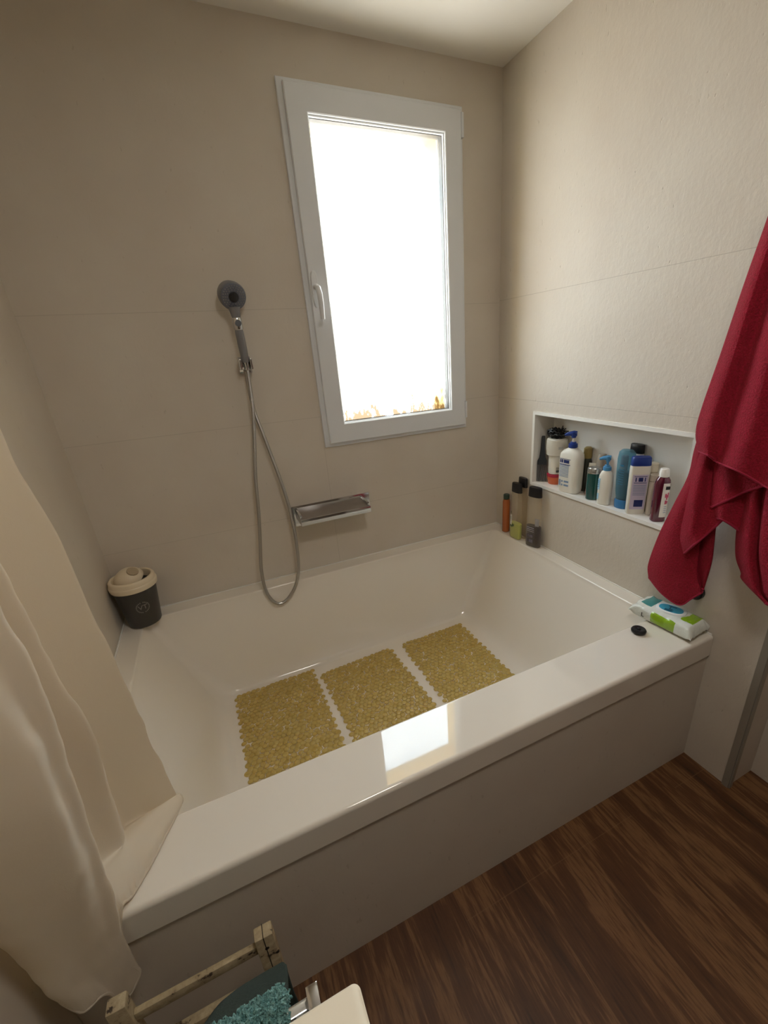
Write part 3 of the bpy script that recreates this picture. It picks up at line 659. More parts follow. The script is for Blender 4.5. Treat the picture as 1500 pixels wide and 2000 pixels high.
bm = bmesh.new(); tube(bm, catmull([(-0.008, 0, 0), (-0.05, 0, -0.015), (-0.10, 0, -0.035), (-0.15, 0, -0.035), (-0.168, 0, 0.0)], 24), 0.006, 10); link('hook_arm', bm, M['chrome'], hk)
bm = bmesh.new(); tube(bm, [(0, 0, 0), (-0.012, 0, 0), (-0.016, 0, 0)], 0.03, 24, rs=[0.028, 0.028, 0.024])
o = link('rubber_stopper', bm, M['black']); o.location = (1.7995, -1.104, 0.650)
tag(o, 'black round rubber disc on the right wall, peeking out under the red towel tip', 'stopper')

# ------------------------------------------------------------------ plug cap on the rim
pg = empty('plug_cap', (1.614, -1.056, RZ+0.0005), label='round black plug cap lying on the front tub rim', cat='plug')
bm = body([(0, 0.017, 0.017, 2), (0.004, 0.0225, 0.0225, 2), (0.009, 0.0235, 0.0235, 2), (0.013, 0.021, 0.021, 2), (0.0145, 0.016, 0.016, 2), (0.013, 0.012, 0.012, 2), (0.012, 0.004, 0.004, 2)], 32); link('cap_disc', bm, M['black'], pg)
bm = body([(0.012, 0.006, 0.006, 2), (0.016, 0.005, 0.005, 2), (0.0175, 0.003, 0.003, 2)], 16); link('cap_knob', bm, M['black'], pg)

# ------------------------------------------------------------------ pack of wipes
def wipes():
    t = empty('wipes_pack', (1.735, -1.068, RZ+0.001), math.radians(5), label='white, green and blue pack of wet wipes on the tub rim corner', cat='wipes')
    m = mat('printed_foil', '#E4E6E0', 0.22, Coat_Weight=0.5)
    tcn = nd(m, 'ShaderNodeTexCoord'); s = nd(m, 'ShaderNodeSeparateXYZ'); lk(m, tcn.outputs['Object'], s.inputs[0])
    x, y, z = s.outputs
    wv = noise_(m, 22, 2)
    yy = math_(m, 'ADD', y, math_(m, 'MULTIPLY', math_(m, 'SUBTRACT', wv, 0.5), 0.03))
    g1 = math_(m, 'MULTIPLY', math_(m, 'LESS_THAN', yy, -0.052), math_(m, 'GREATER_THAN', x, -0.022)); g1 = math_(m, 'MULTIPLY', g1, math_(m, 'GREATER_THAN', y, -0.088))
    g2 = math_(m, 'MULTIPLY', math_(m, 'LESS_THAN', x, -0.046), math_(m, 'MULTIPLY', math_(m, 'LESS_THAN', y, 0.030), math_(m, 'GREATER_THAN', y, -0.050)))
    te = math_(m, 'MULTIPLY', math_(m, 'GREATER_THAN', y, 0.045), math_(m, 'MULTIPLY', math_(m, 'LESS_THAN', y, 0.082), math_(m, 'GREATER_THAN', x, -0.028)))
    c = mixc(m, math_(m, 'MAXIMUM', g1, g2), hexc('#DDE2DA'), hexc('#8FB81C')); c = mixc(m, te, c, hexc('#3D8C8C')); lk(m, c, bsdf(m).inputs['Base Color'])
    bump(m, noise_(m, 55, 4, 0.6), 0.8, 0.004)
    bm = bmesh.new(); rows = []
    NV = 40
    for i in range(NV+1):
        u = i/NV*2-1; y0 = u*0.106
        e = max(0, (abs(u)-0.80)/0.20); e = min(1, e); h = 0.050*(1-e**1.6)**0.7+0.0012 if e < 1 else 0.0012
        zc = 0.002+0.022*e*e*(1 if u > 0 else 0.8); hw = 0.056-0.004*(1-e)
        row = []
        for k in range(32):
            a = 2*PI*k/32; n = 4.0-1.8*e
            px = hw*math.copysign(abs(math.cos(a))**(2/n), math.cos(a)); pz = (h/2)*math.copysign(abs(math.sin(a))**(2/n), math.sin(a))+h/2+zc
            p = Vector((px, y0, pz)); d = noise.noise(p*42)*0.0042+noise.noise(p*100)*0.0014
            q = p+Vector((math.cos(a)*d, d*0.6, abs(math.sin(a))*d+(0.004*math.sin(px*260)*e))); q.z = max(q.z, 0.0003); row.append(q)
        rows.append(row)
    loft(bm, rows); bmesh.ops.recalc_face_normals(bm, faces=bm.faces); o = link('foil_pouch', bm, m, t)
    lz = 0.052
    bm = body([(lz-0.004, 0.031, 0.046, 2.6), (lz+0.002, 0.0315, 0.0465, 2.6), (lz+0.0055, 0.030, 0.045, 2.6), (lz+0.0065, 0.028, 0.043, 2.6)], 48); lid = link('flip_lid', bm, plastic('white_lid', '#E8ECEC', 0.25), t); lid.location = (0.003, -0.004, 0); lid.rotation_euler = (0, 0, math.radians(15))
    bm = body([(lz+0.006, 0.0225, 0.0365, 2.4), (lz+0.0074, 0.0222, 0.0362, 2.4)], 48); lb = link('lid_label', bm, plastic('blue_lid_label', '#38A3C4', 0.3), lid)
    bm = text_bm('L', 0.026, 0.0003); b2 = boxes((-0.012, 0.012, -0.0016, 0.0016, -0.0003, 0.0003))
    bmesh.ops.translate(b2, vec=(0.002, 0.012, 0), verts=b2.verts); me = bpy.data.meshes.new('x'); b2.to_mesh(me); b2.free(); bm.from_mesh(me); bpy.data.meshes.remove(me)
    for k in range(4):
        b2 = boxes((-0.014, 0.012-0.004*(k % 2), -0.0007, 0.0007, -0.0003, 0.0003)); bmesh.ops.translate(b2, vec=(-0.002, -0.011-0.0032*k, 0), verts=b2.verts)
        me = bpy.data.meshes.new('x'); b2.to_mesh(me); b2.free(); bm.from_mesh(me); bpy.data.meshes.remove(me)
    bmesh.ops.rotate(bm, verts=bm.verts, cent=(0, 0, 0), matrix=Matrix.Rotation(math.radians(-90), 3, 'Z'))
    o = link('lid_print', bm, plastic('navy_print', '#124A66', 0.4), lb, smooth=False); o.location = (0, 0, lz+0.0080)
    bm = text_bm('L', 0.022, 0.0004); bmesh.ops.rotate(bm, verts=bm.verts, cent=(0, 0, 0), matrix=Matrix.Rotation(math.radians(90), 3, 'X') )
    bmesh.ops.rotate(bm, verts=bm.verts, cent=(0, 0, 0), matrix=Matrix.Rotation(math.radians(-90), 3, 'Z'))
    o = link('side_print', bm, M['black'], t, smooth=False); o.location = (-0.0560, 0.055, 0.026)
wipes()

# ------------------------------------------------------------------ toiletries
VIEW = -45          # a label turned to the room's middle
def item(name, x, y, z, rz, label, cat, group): return empty(name, (x, y, z), math.radians(rz), label, cat, group)
def cylp(r, z0, z1, e=0.0015, n=2, ry=None):
    ry = ry or r
    return [(z0, r-e, ry-e, n), (z0+e, r, ry, n), (z1-e, r, ry, n), (z1, r-e, ry-e, n)]
G1 = 'toiletries in the wall niche'; G2 = 'bottles on the back right corner of the tub rim'
def lines(prof, rows, m, parent, name='label_print'):
    bm = bmesh.new()
    for a0, a1, z0, z1 in rows: decal(bm, prof, a0, a1, z0, z1, 0.0011, 6, 1)
    return link(name, bm, m, parent, smooth=False)
NAVY = plastic('navy_ink', '#22306A', 0.45); INK = plastic('grey_blue_ink', '#7E93B0', 0.5); WHT = plastic('white_bottle_plastic', '#E2DED2', 0.32)
BLUE = plastic('royal_blue_plastic', '#1F3A86', 0.3); LBLUE = plastic('light_blue_plastic', '#4F8FBE', 0.3); PAPER = plastic('label_paper', '#E4DCD2', 0.5)

# comb standing in the corner
t = item('afro_comb', 1.832, -0.303, SZ, -45, 'dark wide-toothed comb standing teeth down in the left corner of the niche', 'comb', None)
bm = bmesh.new()
for i in range(7): add_box(bm, -0.020+0.0062*i, -0.0168+0.0062*i, -0.002, 0.002, 0.0005, 0.085, 0.0008)
link('teeth', bm, plastic('slate_plastic', '#2B3038', 0.35), t)
bm = bmesh.new(); loft(bm, [[(-w, -0.003, z), (w, -0.003, z), (w, 0.003, z), (-w, 0.003, z)] for z, w in ((0.082, 0.0215), (0.10, 0.021), (0.115, 0.014), (0.15, 0.010), (0.21, 0.008), (0.215, 0.006))]); bmesh.ops.recalc_face_normals(bm, faces=bm.faces)
link('comb_handle', bm, plastic('slate_plastic_handle', '#2B3038', 0.35), t)

t = item('hair_mask_jar', 1.865, -0.357, SZ, -45, 'small orange jar with a red lid at the bottom of the stack in the niche', 'jar', G1)
P = [(0, 0.028, 0.028, 2), (0.002, 0.030, 0.030, 2), (0.034, 0.0355, 0.0355, 2), (0.035, 0.034, 0.034, 2)]
link('jar_body', body(P), plastic('orange_plastic', '#D2683A', 0.35), t)
link('jar_lid', body(cylp(0.037, 0.034, 0.047)), plastic('crimson_lid', '#B32440', 0.3), t)
t = item('cream_tub', 1.865, -0.357, SZ+0.0475, -45, 'white tub turned upside down on the orange jar, wide lid under the black hair ties', 'tub', G1)
P = [(0, 0.029, 0.029, 2), (0.002, 0.031, 0.031, 2), (0.075, 0.033, 0.033, 2), (0.090, 0.037, 0.037, 2)]
link('tub_body', body(P, 40, True, True), WHT, t)
lines(P, [(-84, -60, 0.010, 0.022), (-84, -58, 0.026, 0.029), (-84, -62, 0.032, 0.034)], plastic('grey_code', '#55555A', 0.5), t)
P2 = [(0.086, 0.040, 0.040, 2), (0.089, 0.044, 0.044, 2), (0.106, 0.045, 0.045, 2), (0.110, 0.0465, 0.0465, 2), (0.156, 0.0455, 0.0455, 2), (0.162, 0.038, 0.038, 2)]
link('tub_lid', body(P2, 40), plastic('ivory_lid', '#DAD5C8', 0.35), t)
lines(P2, [(-80, -55, 0.118, 0.130)], plastic('pale_grey_badge', '#B9B6AE', 0.5), t, 'badge')
rnd = random.Random(5)
t = item('hair_tie', 1.865, -0.357, SZ+0.0475+0.162, 0, 'heap of black hair ties and clips piled on top of the white tub', 'hair ties', None)
bm = bmesh.new()
for k in range(16):
    c = Vector((rnd.uniform(-.018, .018), rnd.uniform(-.018, .018), 0.008+rnd.uniform(0, .022))); R = rnd.uniform(.016, .026)
    q = Matrix.Rotation(rnd.uniform(-.5, .5), 3, 'X') @ Matrix.Rotation(rnd.uniform(-.5, .5), 3, 'Y')
    pts = []
    for j in range(29):
        a = 2*PI*j/28; w = 1+0.10*math.sin(a*7+k); v = c+q @ Vector((R*w*math.cos(a), R*w*math.sin(a), 0.003*math.sin(a*9))); v.z = max(v.z, 0.0045); pts.append(v)
    tube(bm, pts, 0.0042, 7, False)
for k in range(9):
    a = rnd.uniform(0, 2*PI); c = Vector((0.030*math.cos(a), 0.030*math.sin(a), 0.03)); d = Vector((math.cos(a)*.016, math.sin(a)*.016, rnd.uniform(-0.002, .018))); tube(bm, [c, c+d], 0.0022, 6)
link('black_loops', bm, M['black'], t)

def pump(parent, z, col, sc=1.0, rz=0, stem=WHT):
    bm = body([(z, 0.015*sc, 0.015*sc, 2), (z+0.003*sc, 0.018*sc, 0.018*sc, 2), (z+0.016*sc, 0.017*sc, 0.017*sc, 2), (z+0.019*sc, 0.012*sc, 0.012*sc, 2), (z+0.024*sc, 0.011*sc, 0.011*sc, 2)], 28); link('pump_collar', bm, col, parent)
    bm = body([(z+0.022*sc, 0.005*sc, 0.005*sc, 2), (z+0.044*sc, 0.005*sc, 0.005*sc, 2)], 16); link('pump_stem', bm, stem, parent)
    bm = bmesh.new(); tube(bm, [(0.012*sc, 0, z+0.056*sc), (0.0, 0, z+0.056*sc), (-0.02*sc, 0, z+0.054*sc), (-0.034*sc, 0, z+0.049*sc)], 0.006, 10, rs=[0.010*sc, 0.0115*sc, 0.008*sc, 0.005*sc])
    loft(bm, [se(r, r, 2, q, 20) for q, r in ((z+0.040*sc, 0.0085*sc), (z+0.050*sc, 0.011*sc), (z+0.062*sc, 0.012*sc), (z+0.064*sc, 0.010*sc))])
    bmesh.ops.recalc_face_normals(bm, faces=bm.faces); o = link('pump_head', bm, col, parent); o.rotation_euler = (0, 0, math.radians(rz))

t = item('lotion_bottle', 1.827, -0.490, SZ, -80, 'big white lotion bottle with a royal blue pump in the niche', 'bottle', G1)
P = [(0, 0.041, 0.023, 3.2), (0.004, 0.046, 0.027, 3.4), (0.02, 0.049, 0.0285, 3.6), (0.15, 0.050, 0.0285, 3.6), (0.168, 0.0475, 0.0275, 3.4), (0.182, 0.036, 0.023, 2.8), (0.190, 0.020, 0.017, 2.2), (0.193, 0.014, 0.014, 2)]
link('bottle_body', body(P, 56), WHT, t)
lines(P, [(-128, -116, 0.130, 0.144), (-112, -103, 0.130, 0.144), (-99, -88, 0.130, 0.144), (-132, -84, 0.146, 0.148), (-132, -84, 0.122, 0.125)], NAVY, t, 'brand_print')
lines(P, [(-130, -88, 0.118-0.006*k, 0.1205-0.006*k) for k in range(9)]+[(-130, -112, 0.030, 0.056), (-106, -98, 0.046, 0.054), (-94, -86, 0.046, 0.054), (-106, -98, 0.030, 0.038), (-94, -86, 0.030, 0.038)], INK, t, 'small_print')
pump(t, 0.192, BLUE, 1.05, 30)

t = item('gel_tube', 1.888, -0.516, SZ, -45, 'dark bottle with a mustard cap standing behind the big white lotion bottle', 'bottle', G1)
link('bottle_body', body([(0, .017, .017, 2), (0.003, .019, .019, 2), (0.13, .019, .019, 2), (0.145, .015, .015, 2)]), plastic('dark_olive_plastic', '#34352C', 0.35), t)
link('cap', body([(0.144, .0165, .0165, 2), (0.15, .018, .018, 2), (0.185, .017, .017, 2), (0.192, .010, .010, 2)]), plastic('mustard_cap', '#8F7C48', 0.4), t)

t = item('cream_tube', 1.862, -0.560, SZ, -50, 'slim white tube standing on its coral cap between the lotion and the green bottle', 'tube', G1); t.rotation_euler = (0, math.radians(4), math.radians(-50))
link('cap', body(cylp(0.013, 0.0004, 0.024)), plastic('coral_cap', '#D0614F', 0.35), t)
link('tube_body', body([(0.024, .0125, .0125, 2), (0.06, .0140, .011, 2), (0.12, .0155, .005, 2.4), (0.135, .016, .0012, 3)]), WHT, t)

t = item('roll_on_bottle', 1.885, -0.594, SZ, -45, 'beige-grey round-shouldered bottle behind the green bottle', 'bottle', G1)
link('bottle_body', body([(0, .017, .017, 2), (0.003, .020, .020, 2), (0.12, .020, .020, 2)]), plastic('greige_plastic', '#8E8272', 0.35), t)
link('cap', body([(0.12, .0200, .0200, 2), (0.165, .0195, .0195, 2), (0.176, .014, .014, 2)]), plastic('greige_cap', '#998D7D', 0.35), t)

t = item('shower_gel_bottle', 1.830, -0.612, SZ, -45, 'dark emerald bottle with a silver cap, left of the small white pump bottle', 'bottle', G1)
P = [(0, .022, .018, 2.3), (0.003, .0255, .021, 2.3), (0.03, .027, .022, 2.3), (0.100, .0275, .0225, 2.3), (0.110, .026, .0225, 2.2)]
link('bottle_body', body(P, 40), mat('emerald_gel', '#0F4A47', 0.12, Coat_Weight=0.6), t)
link('cap', body([(0.110, .0265, .023, 2.2), (0.1115, .0275, .0235, 2.2), (0.130, .0265, .0225, 2.2), (0.133, .023, .020, 2.2)], 40), mat('silver_cap', '#B4B6B4', 0.25, 0.8), t)
lines(P, [(-60, -45, 0.070, 0.074), (-62, -47, 0.062, 0.066), (-56, -50, 0.052, 0.060)], plastic('mint_print', '#A9CFC0', 0.5), t)

t = item('soap_dispenser', 1.820, -0.680, SZ, -75, 'small white soap bottle with a pale blue pump in the niche', 'bottle', G1)
P = [(0, .022, .015, 2.6), (0.003, .0255, .018, 2.6), (0.09, .027, .019, 2.6), (0.115, .0255, .0185, 2.5), (0.130, .019, .016, 2.2), (0.137, .013, .013, 2)]
link('bottle_body', body(P, 44), WHT, t)
lines(P, [(-150, -112, 0.06, 0.105), (-146, -116, 0.02, 0.045)], plastic('sky_print', '#9CC4DA', 0.5), t)
lines(P, [(-146, -118, 0.092-0.007*k, 0.095-0.007*k) for k in range(4)], plastic('sky_print_dark', '#3F79A8', 0.5), t, 'small_print')
pump(t, 0.136, LBLUE, 0.88, 25, LBLUE)

t = item('pink_tube', 1.893, -0.695, SZ, -45, 'pink-capped bottle half hidden behind the pale blue pump', 'bottle', G1)
link('bottle_body', body([(0, .015, .015, 2), (0.003, .017, .017, 2), (0.14, .017, .017, 2)]), plastic('rose_plastic', '#C9A0A6', 0.35), t)
link('cap', body([(0.14, .0145, .0145, 2), (0.182, .0135, .0135, 2), (0.186, .010, .010, 2)]), plastic('pink_cap', '#D48C98', 0.35), t)

t = item('aftersun_bottle', 1.840, -0.745, SZ, -85, 'clear pale blue bottle standing upside down on a blue cap', 'bottle', G1)
link('cap', body([(0, .024, .018, 2.2), (0.003, .026, .0195, 2.2), (0.030, .027, .020, 2.2), (0.034, .025, .018, 2.2)], 40), plastic('azure_cap', '#2E6EA0', 0.3), t)
P = [(0.034, .0225, .016, 2.2), (0.07, .028, .020, 2.2), (0.14, .032, .022, 2.2), (0.19, .033, .022, 2.2), (0.215, .030, .0205, 2.2), (0.224, .020, .014, 2.2)]
link('bottle_body', body(P, 40), clear('pale_blue_clear', '#9CC6D4', 0.16), t)
P3 = [(0.038, .020, .0135, 2.2), (0.07, .0255, .0175, 2.2), (0.140, .0295, .0195, 2.2), (0.142, .0290, .019, 2.2)]
link('gel', body(P3, 40), clear('blue_gel', '#3A8298', 0.55), t)
lines(P, [(-108, -72, 0.150-0.009*k, 0.153-0.009*k) for k in range(7)]+[(-100, -80, 0.165, 0.172)], plastic('steel_print', '#2C6C8C', 0.5), t)

t = item('shampoo_bottle', 1.890, -0.745, SZ, -90, 'tall white bottle with a black cap at the very back of the niche', 'bottle', G1)
link('bottle_body', body([(0, .026, .012, 2.6), (0.003, .028, .0135, 2.6), (0.19, .028, .0135, 2.6), (0.205, .027, .0135, 2.6)]), plastic('pale_grey_plastic', '#CFCBC6', 0.35), t)
link('cap', body([(0.205, .0265, .0130, 2.6), (0.207, .028, .0140, 2.6), (0.236, .027, .013, 2.6), (0.238, .025, .012, 2.6)]), M['black'], t)

t = item('conditioner_bottle', 1.832, -0.812, SZ, -35, 'flat white bottle with a royal blue cap and mauve label', 'bottle', G1)
P = [(0, .029, .015, 4), (0.003, .031, .017, 4), (0.17, .033, .0175, 4), (0.181, .032, .017, 4)]
link('bottle_body', body(P, 48), WHT, t)
link('cap', body([(0.181, .032, .017, 4), (0.183, .033, .018, 4), (0.208, .0315, .017, 4), (0.212, .029, .0155, 4)], 48), BLUE, t)
bm = bmesh.new(); decal(bm, P, -128, -52, 0.020, 0.150, 0.0006, 14, 4); lb = link('label', bm, plastic('mauve_label', '#C5BCD2', 0.4), t)
lines(P, [(-104, -98, 0.125, 0.140), (-92, -86, 0.125, 0.140), (-80, -74, 0.125, 0.140), (-112, -66, 0.119, 0.121), (-112, -66, 0.143, 0.145)], NAVY, lb, 'brand_print')
lines(P, [(-98, -72, 0.030, 0.056)], NAVY, lb, 'blue_square')
lines(P, [(-112, -68, 0.110-0.006*k, 0.112-0.006*k) for k in range(7)], INK, lb, 'small_print')

t = item('talc_bottle', 1.886, -0.822, SZ, -45, 'cream-capped beige bottle behind the slim greyish spray tube', 'bottle', G1)
link('bottle_body', body([(0, .017, .017, 2), (0.003, .019, .019, 2), (0.14, .019, .019, 2), (0.15, .017, .017, 2)]), plastic('beige_plastic', '#BDB09E', 0.4), t)
link('cap', body(cylp(.0175, 0.15, 0.184, 0.003)), plastic('cream_cap', '#D6CBB6', 0.35), t)
t = item('spray_tube', 1.862, -0.852, SZ, -45, 'slim greyish-beige tube between the flat white bottle and the dark red one', 'tube', G1)
link('tube_body', body([(0, .013, .013, 2), (0.002, .0155, .0155, 2), (0.125, .016, .016, 2)]), plastic('pale_taupe', '#C9BFB4', 0.35), t)
link('cap', body(cylp(.0162, 0.1252, 0.152, 0.003)), plastic('pale_taupe_cap', '#BEB4A8', 0.35), t)

t = item('rose_gel_bottle', 1.832, -0.905, SZ, -35, 'dark red bottle with white cap and rose label, rightmost in the niche', 'bottle', G1)
P = [(0, .021, .015, 3), (0.003, .0235, .017, 3), (0.135, .0245, .0175, 3), (0.150, .022, .0165, 2.6), (0.158, .017, .0145, 2.2), (0.166, .0135, .0135, 2)]
link('bottle_body', body(P, 44), mat('burgundy_gel', '#5A1E30', 0.1, Coat_Weight=0.7), t)
link('cap', body([(0.160, .0145, .0145, 2), (0.162, .0165, .0165, 2), (0.186, .0145, .0145, 2), (0.189, .012, .012, 2)]), plastic('white_cap', '#E6E2DA', 0.3), t)
bm = bmesh.new(); decal(bm, P, -92, -38, 0.018, 0.140, 0.0006, 12, 4); lb = link('label', bm, PAPER, t)
lines(P, [(-84, -44, 0.118, 0.130)], M['black'], lb, 'brand_band')
lines(P, [(-82, -70, 0.090, 0.104), (-72, -60, 0.082, 0.100), (-64, -50, 0.090, 0.108), (-78, -66, 0.066, 0.080), (-66, -52, 0.068, 0.078)], plastic('rose_print', '#C04A64', 0.5), lb, 'rose_print')
lines(P, [(-78, -54, 0.056-0.007*k, 0.058-0.007*k) for k in range(4)], INK, lb, 'small_print')

# bottles on the rim
t = item('hair_oil_bottle', 1.769, -0.125, RZ+0.001, -45, 'slim rust-orange bottle with a dark green cap, nearest the room corner', 'bottle', G2)
link('bottle_body', body([(0, .015, .015, 2), (0.003, .0185, .0185, 2), (0.165, .0185, .0185, 2), (0.178, .015, .015, 2)]), mat('rust_orange_oil', '#B0602E', 0.2, Coat_Weight=0.4), t)
link('cap', body(cylp(.0155, 0.178, 0.205, 0.003)), plastic('bottle_green_cap', '#33473C', 0.35), t)

def flip(label, name, x, y, liquid, lz, rz, h, liqmat, w=0.041, d=0.0175):
    t = item(name, x, y, RZ+0.001, rz, label, 'bottle', G2)
    P = [(0, w*0.86, d*0.85, 2.6), (0.004, w*0.97, d*0.97, 2.6), (0.02, w, d, 2.6), (0.08, w, d, 2.6), (0.13, w*0.92, d*0.97, 2.5), (h-0.055, w*0.86, d*0.93, 2.4), (h-0.045, w*0.80, d*0.88, 2.3)]
    link('bottle_body', body(P, 44), clear(name+'_clear', '#F6F2EA', 0.04, 0.05), t)
    P3 = [(0.0015, w*0.84, d*0.82, 2.6), (0.004, w*0.94, d*0.93, 2.6), (0.02, w*0.97, d*0.95, 2.6), (min(lz, 0.08), w*0.97, d*0.95, 2.6), (lz, w*0.95, d*0.94, 2.6)]
    if lz > 0.01: link('liquid', body(P3, 44), liqmat, t)
    link('cap', body([(h-0.045, w*0.83, d*0.92, 2.4), (h-0.043, w*0.86, d*0.97, 2.4), (h-0.004, w*0.80, d*0.92, 2.4), (h, w*0.74, d*0.84, 2.4)], 44), M['black'], t)
    return t, P
t, P = flip('clear flip-top bottle with yellow-green gel in the bottom, beside the orange bottle', 'green_gel_bottle', 1.7575, -0.222, 1, 0.082, -88, 0.288, mat('lime_gel', '#C2CC68', 0.15, Coat_Weight=0.5), 0.039, 0.0155)
bm = bmesh.new(); decal(bm, P, -135, -105, 0.066, 0.125, 0.0008, 8, 3); lb = link('label', bm, plastic('white_tag_label', '#DAD8D0', 0.45), t)
lines(P, [(-128, -112, 0.108, 0.111), (-130, -110, 0.100, 0.103), (-126, -114, 0.092, 0.095)], plastic('green_ink', '#4E6B3A', 0.5), lb, 'small_print')
lines(P, [(-128, -108, 0.062, 0.072), (-112, -96, 0.060, 0.070), (-100, -88, 0.066, 0.078), ], plastic('leaf_ink', '#4C5F34', 0.5), t, 'leaf_print')
lines(P, [(-122, -112, 0.132, 0.142)], plastic('sprig_ink', '#4C5F34', 0.5), t, 'sprig_print')
t, P = flip('clear flip-top bottle with dark purple gel, nearest the camera on the rim ledge', 'purple_gel_bottle', 1.766, -0.345, 1, 0.105, -76, 0.296, mat('dark_purple_gel', '#2C1E2A', 0.15, Coat_Weight=0.5), 0.041)
lines(P, [(-128, -76, 0.098-0.009*k, 0.101-0.009*k) for k in range(3)], plastic('silver_ink', '#A9A3AC', 0.4), t)
lines(P, [(-120, -112, 0.050, 0.066), (-108, -100, 0.050, 0.066), (-98, -84, 0.050, 0.064), (-104, -82, 0.024, 0.040), (-122, -112, 0.024, 0.042)], plastic('dim_silver_ink', '#6E6670', 0.45), t, 'brand_print')
bm = bmesh.new(); decal(bm, P, -70, -30, 0.112, 0.150, 0.0008, 8, 3); link('label', bm, clear('pale_film', '#C8C8CC', 0.4), t)
t, P = flip('empty clear bottle with a black oval cap, tucked against the wall behind two others', 'empty_gel_bottle', 1.786, -0.230, 1, 0.0, -90, 0.312, M['black'], 0.036, 0.0115)

# ------------------------------------------------------------------ old wooden frame stand
ws = empty('wooden_rack', (0.235, -1.265, 0), label='old white-painted wooden rack with chipped paint in front of the tub panel', cat='rack')
def wl2(name, bm, m=None): o = link(name, bm, m or M['old_wood'], ws); o.location = (-0.235, 1.265, 0); return o
def post(x0, x1, y0, y1, z1, lean=0.0):
    bm = bmesh.new(); add_box(bm, x0, x1, y0, y1, 0.0, z1, 0.003); return bm
pr = wl2('post', post(0.336, 0.370, -1.287, -1.262, 0.434))
bm = bmesh.new(); add_box(bm, 0.3515, 0.3530, -1.2874, -1.285, 0.02, 0.4345); add_box(bm, 0.3515, 0.3530, -1.2874, -1.2615, 0.4325, 0.4343); tube(bm, [(0.3535, -1.2874, 0.400), (0.3535, -1.285, 0.400)], 0.004, 10); tube(bm, [(0.368, -1.2874, 0.372), (0.368, -1.285, 0.372)], 0.0035, 8)
o = link('split', bm, M['crack'], pr)
wl2('post', post(0.100, 0.130, -1.287, -1.262, 0.452))
bm = bmesh.new(); add_box(bm, 0.130, 0.336, -1.281, -1.270, 0.384, 0.408, 0.002); wl2('rail', bm)
bm = bmesh.new(); add_box(bm, 0.130, 0.336, -1.283, -1.266, 0.270, 0.292, 0.002); wl2('rail', bm)
bm = bmesh.new(); add_box(bm, 0.130, 0.336, -1.283, -1.266, 0.08, 0.10, 0.002); wl2('rail', bm)

# ------------------------------------------------------------------ vanity with towel rail
vn = empty('vanity_unit', (0.24, -2.0, 0), label='warm white washstand top with rounded corner at the bottom edge of the photo', cat='washstand')
bm = bmesh.new(); loft(bm, [rrect(0.001, 0.483+e, -2.45, -1.597+e, 0.008, z) for z, e in ((0.822, -0.002), (0.824, 0), (0.848, 0), (0.850, -0.002))]); bmesh.ops.recalc_face_normals(bm, faces=bm.faces)
o = link('countertop', bm, M['vanity'], vn); o.location = (-0.24, 2.0, 0)
o = link('cabinet', boxes((0.001, 0.462, -2.44, -1.615, 0.12, 0.8218)), M['vanity_body'], vn, smooth=False); o.location = (-0.24, 2.0, 0)
o = link('plinth', boxes((0.001, 0.43, -2.40, -1.65, 0.0, 0.12)), M['vanity_body'], vn, smooth=False); o.location = (-0.24, 2.0, 0)
tr = empty('towel_rail', (0.3, -1.615, 0.78), label='square chrome towel rail on the side of the washstand', cat='towel rail')
def tl2(name, bm, m): o = link(name, bm, m, tr); o.location = (-0.3, 1.615, -0.78); return o
bm = bmesh.new(); add_box(bm, 0.12, 0.430, -1.570, -1.559, 0.772, 0.788, 0.001); tl2('bar', bm, M['chrome'])
bm = bmesh.new(); add_box(bm, 0.4295, 0.4425, -1.582, -1.556, 0.744, 0.800, 0.001); tl2('end_plate', bm, M['chrome'])
bm = bmesh.new(); add_box(bm, 0.4160, 0.4295, -1.6155, -1.564, 0.760, 0.776, 0.001); tl2('bracket', bm, plastic('white_bracket', '#C9C7C0', 0.35))
bm = bmesh.new(); add_box(bm, 0.12, 0.1335, -1.6155, -1.564, 0.752, 0.7718, 0.001); tl2('bracket', bm, plastic('white_bracket_inner', '#C9C7C0', 0.35))
# teal towel over the rail
def draped(name, xs, zback, yb, zfront, yf, zt, thick, m, label, wob, seedv, yc=-1.544, r=0.014, flare=0.0):
    cols = []
    for i, x in enumerate(xs):
        w = 0.006*math.sin(i*2.1)
        cols.append([(x-0.01, yf-w, zfront), (x-0.006, yf-w, (zfront+zt)/2), (x, yc-r-0.006, zt-0.03), (x, yc-r*0.8, zt-0.006), (x, yc, zt), (x, yc+r*0.8, zt-0.006), (x, yc+r+0.004+flare*0.3, zt-0.035), (x+0.004, yb*0.5+0.5*(yc+r), (zback+zt)/2), (x+0.004, yb+w, zback)])
    bm = bmesh.new(); cloth(bm, cols, 90, 46, wob, seedv)
    o = link(name, bm, m); o.data.transform(Matrix.Translation((-0.3, 1.544, -zt))); o.location = (0.3, -1.544, zt)
    solid(o, thick); return tag(o, label, 'towel')
tt = draped('face_towel', (0.17, 0.23, 0.29, 0.345, 0.385, 0.405), 0.60, -1.546, 0.42, -1.588, 0.808, 0.009, M['terry_teal'], 'fluffy teal towel draped over the chrome rail beside the washstand', 0.005, 4.0, yc=-1.564, r=0.011)
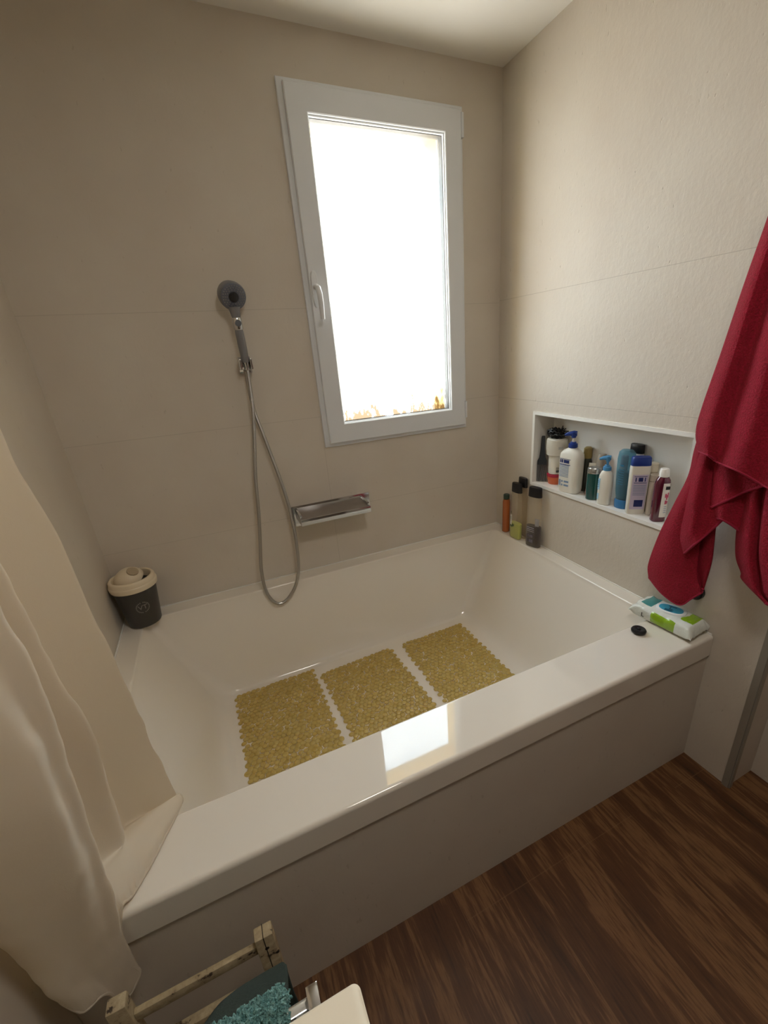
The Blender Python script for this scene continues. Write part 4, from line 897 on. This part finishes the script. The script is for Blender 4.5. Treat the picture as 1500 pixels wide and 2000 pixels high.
# loops of pile on the visible upper part
rnd = random.Random(11); bm = bmesh.new()
me = tt.data; pl_ = [p for p in me.polygons if p.center.z > -0.14 and p.center.y > -0.06]
for k in range(5200):
    p = rnd.choice(pl_); c = p.center.copy(); n = p.normal.copy()
    if n.z < 0 and abs(n.z) > 0.3: n = -n
    if c.y > -0.018 and n.y < 0: n = -n
    if c.y < -0.034 and n.y > 0: n = -n
    c += Vector((rnd.uniform(-.004, .004), rnd.uniform(-.002, .002), rnd.uniform(-.002, .002)))+n*0.0035
    d = (n*0.004+Vector((rnd.uniform(-.004, .004), rnd.uniform(-.004, .004), rnd.uniform(-.003, .003))))
    e = Vector((rnd.uniform(-.003, .003), rnd.uniform(-.003, .003), 0))
    tube(bm, [c, c+d*0.7, c+d+e*0.5, c+d*0.6+e*1.3], 0.0012, 5)
tag(link('pile', bm, M['terry_teal'], tt), kind='stuff')
# darker towel spread on the far side
cols = [[(x0, -1.540, 0.760), (x1, -1.505, 0.715), (x2, -1.45, 0.640), (x3, -1.405, 0.560), (x3+.002, -1.385, 0.50), (x3+.004, -1.378, 0.40), (x3+.004, -1.372, 0.26)]
        for x0, x1, x2, x3 in ((0.290, 0.300, 0.315, 0.338), (0.320, 0.327, 0.338, 0.350), (0.350, 0.353, 0.360, 0.364), (0.38, 0.382, 0.384, 0.376), (0.405, 0.407, 0.404, 0.386))]
bm = bmesh.new(); cloth(bm, cols, 50, 30, 0.004, 9.0)
dt = link('hand_towel', bm, M['dark_teal']); solid(dt, 0.006); tag(dt, 'dark green-grey towel hanging behind the fluffy teal towel, over the wooden rack', 'towel')
dt.data.transform(Matrix.Translation((-0.35, 1.45, -0.6))); dt.location = (0.35, -1.45, 0.6)

# ------------------------------------------------------------------ fill lamp added on the ceiling, out of view
lp = empty('fill_lamp', (0.85, -1.75, CZ), label='added fill light shaped as a round white ceiling lamp, out of view', cat='lamp')
link('fill_lamp_base', body([(-0.045, 0.19, 0.19, 2), (-0.0005, 0.195, 0.195, 2)], 48), M['upvc'], lp)
dm_ = mat('fill_lamp_diffuser', '#FFFFFF', 0.5); bsdf(dm_).inputs['Emission Color'].default_value = (1, 0.97, 0.92, 1); bsdf(dm_).inputs['Emission Strength'].default_value = 1.2
link('diffuser', body([(-0.085, 0.10, 0.10, 2), (-0.078, 0.15, 0.15, 2), (-0.062, 0.175, 0.175, 2), (-0.045, 0.182, 0.182, 2)], 48), dm_, lp)
ld = bpy.data.lights.new('fill_light', 'AREA'); ld.shape = 'DISK'; ld.size = 0.36; ld.energy = FILL_W; ld.color = (1.0, 0.94, 0.86)
lo = bpy.data.objects.new('fill_light', ld); COL.objects.link(lo); lo.parent = lp; lo.location = (0, 0, -0.09)
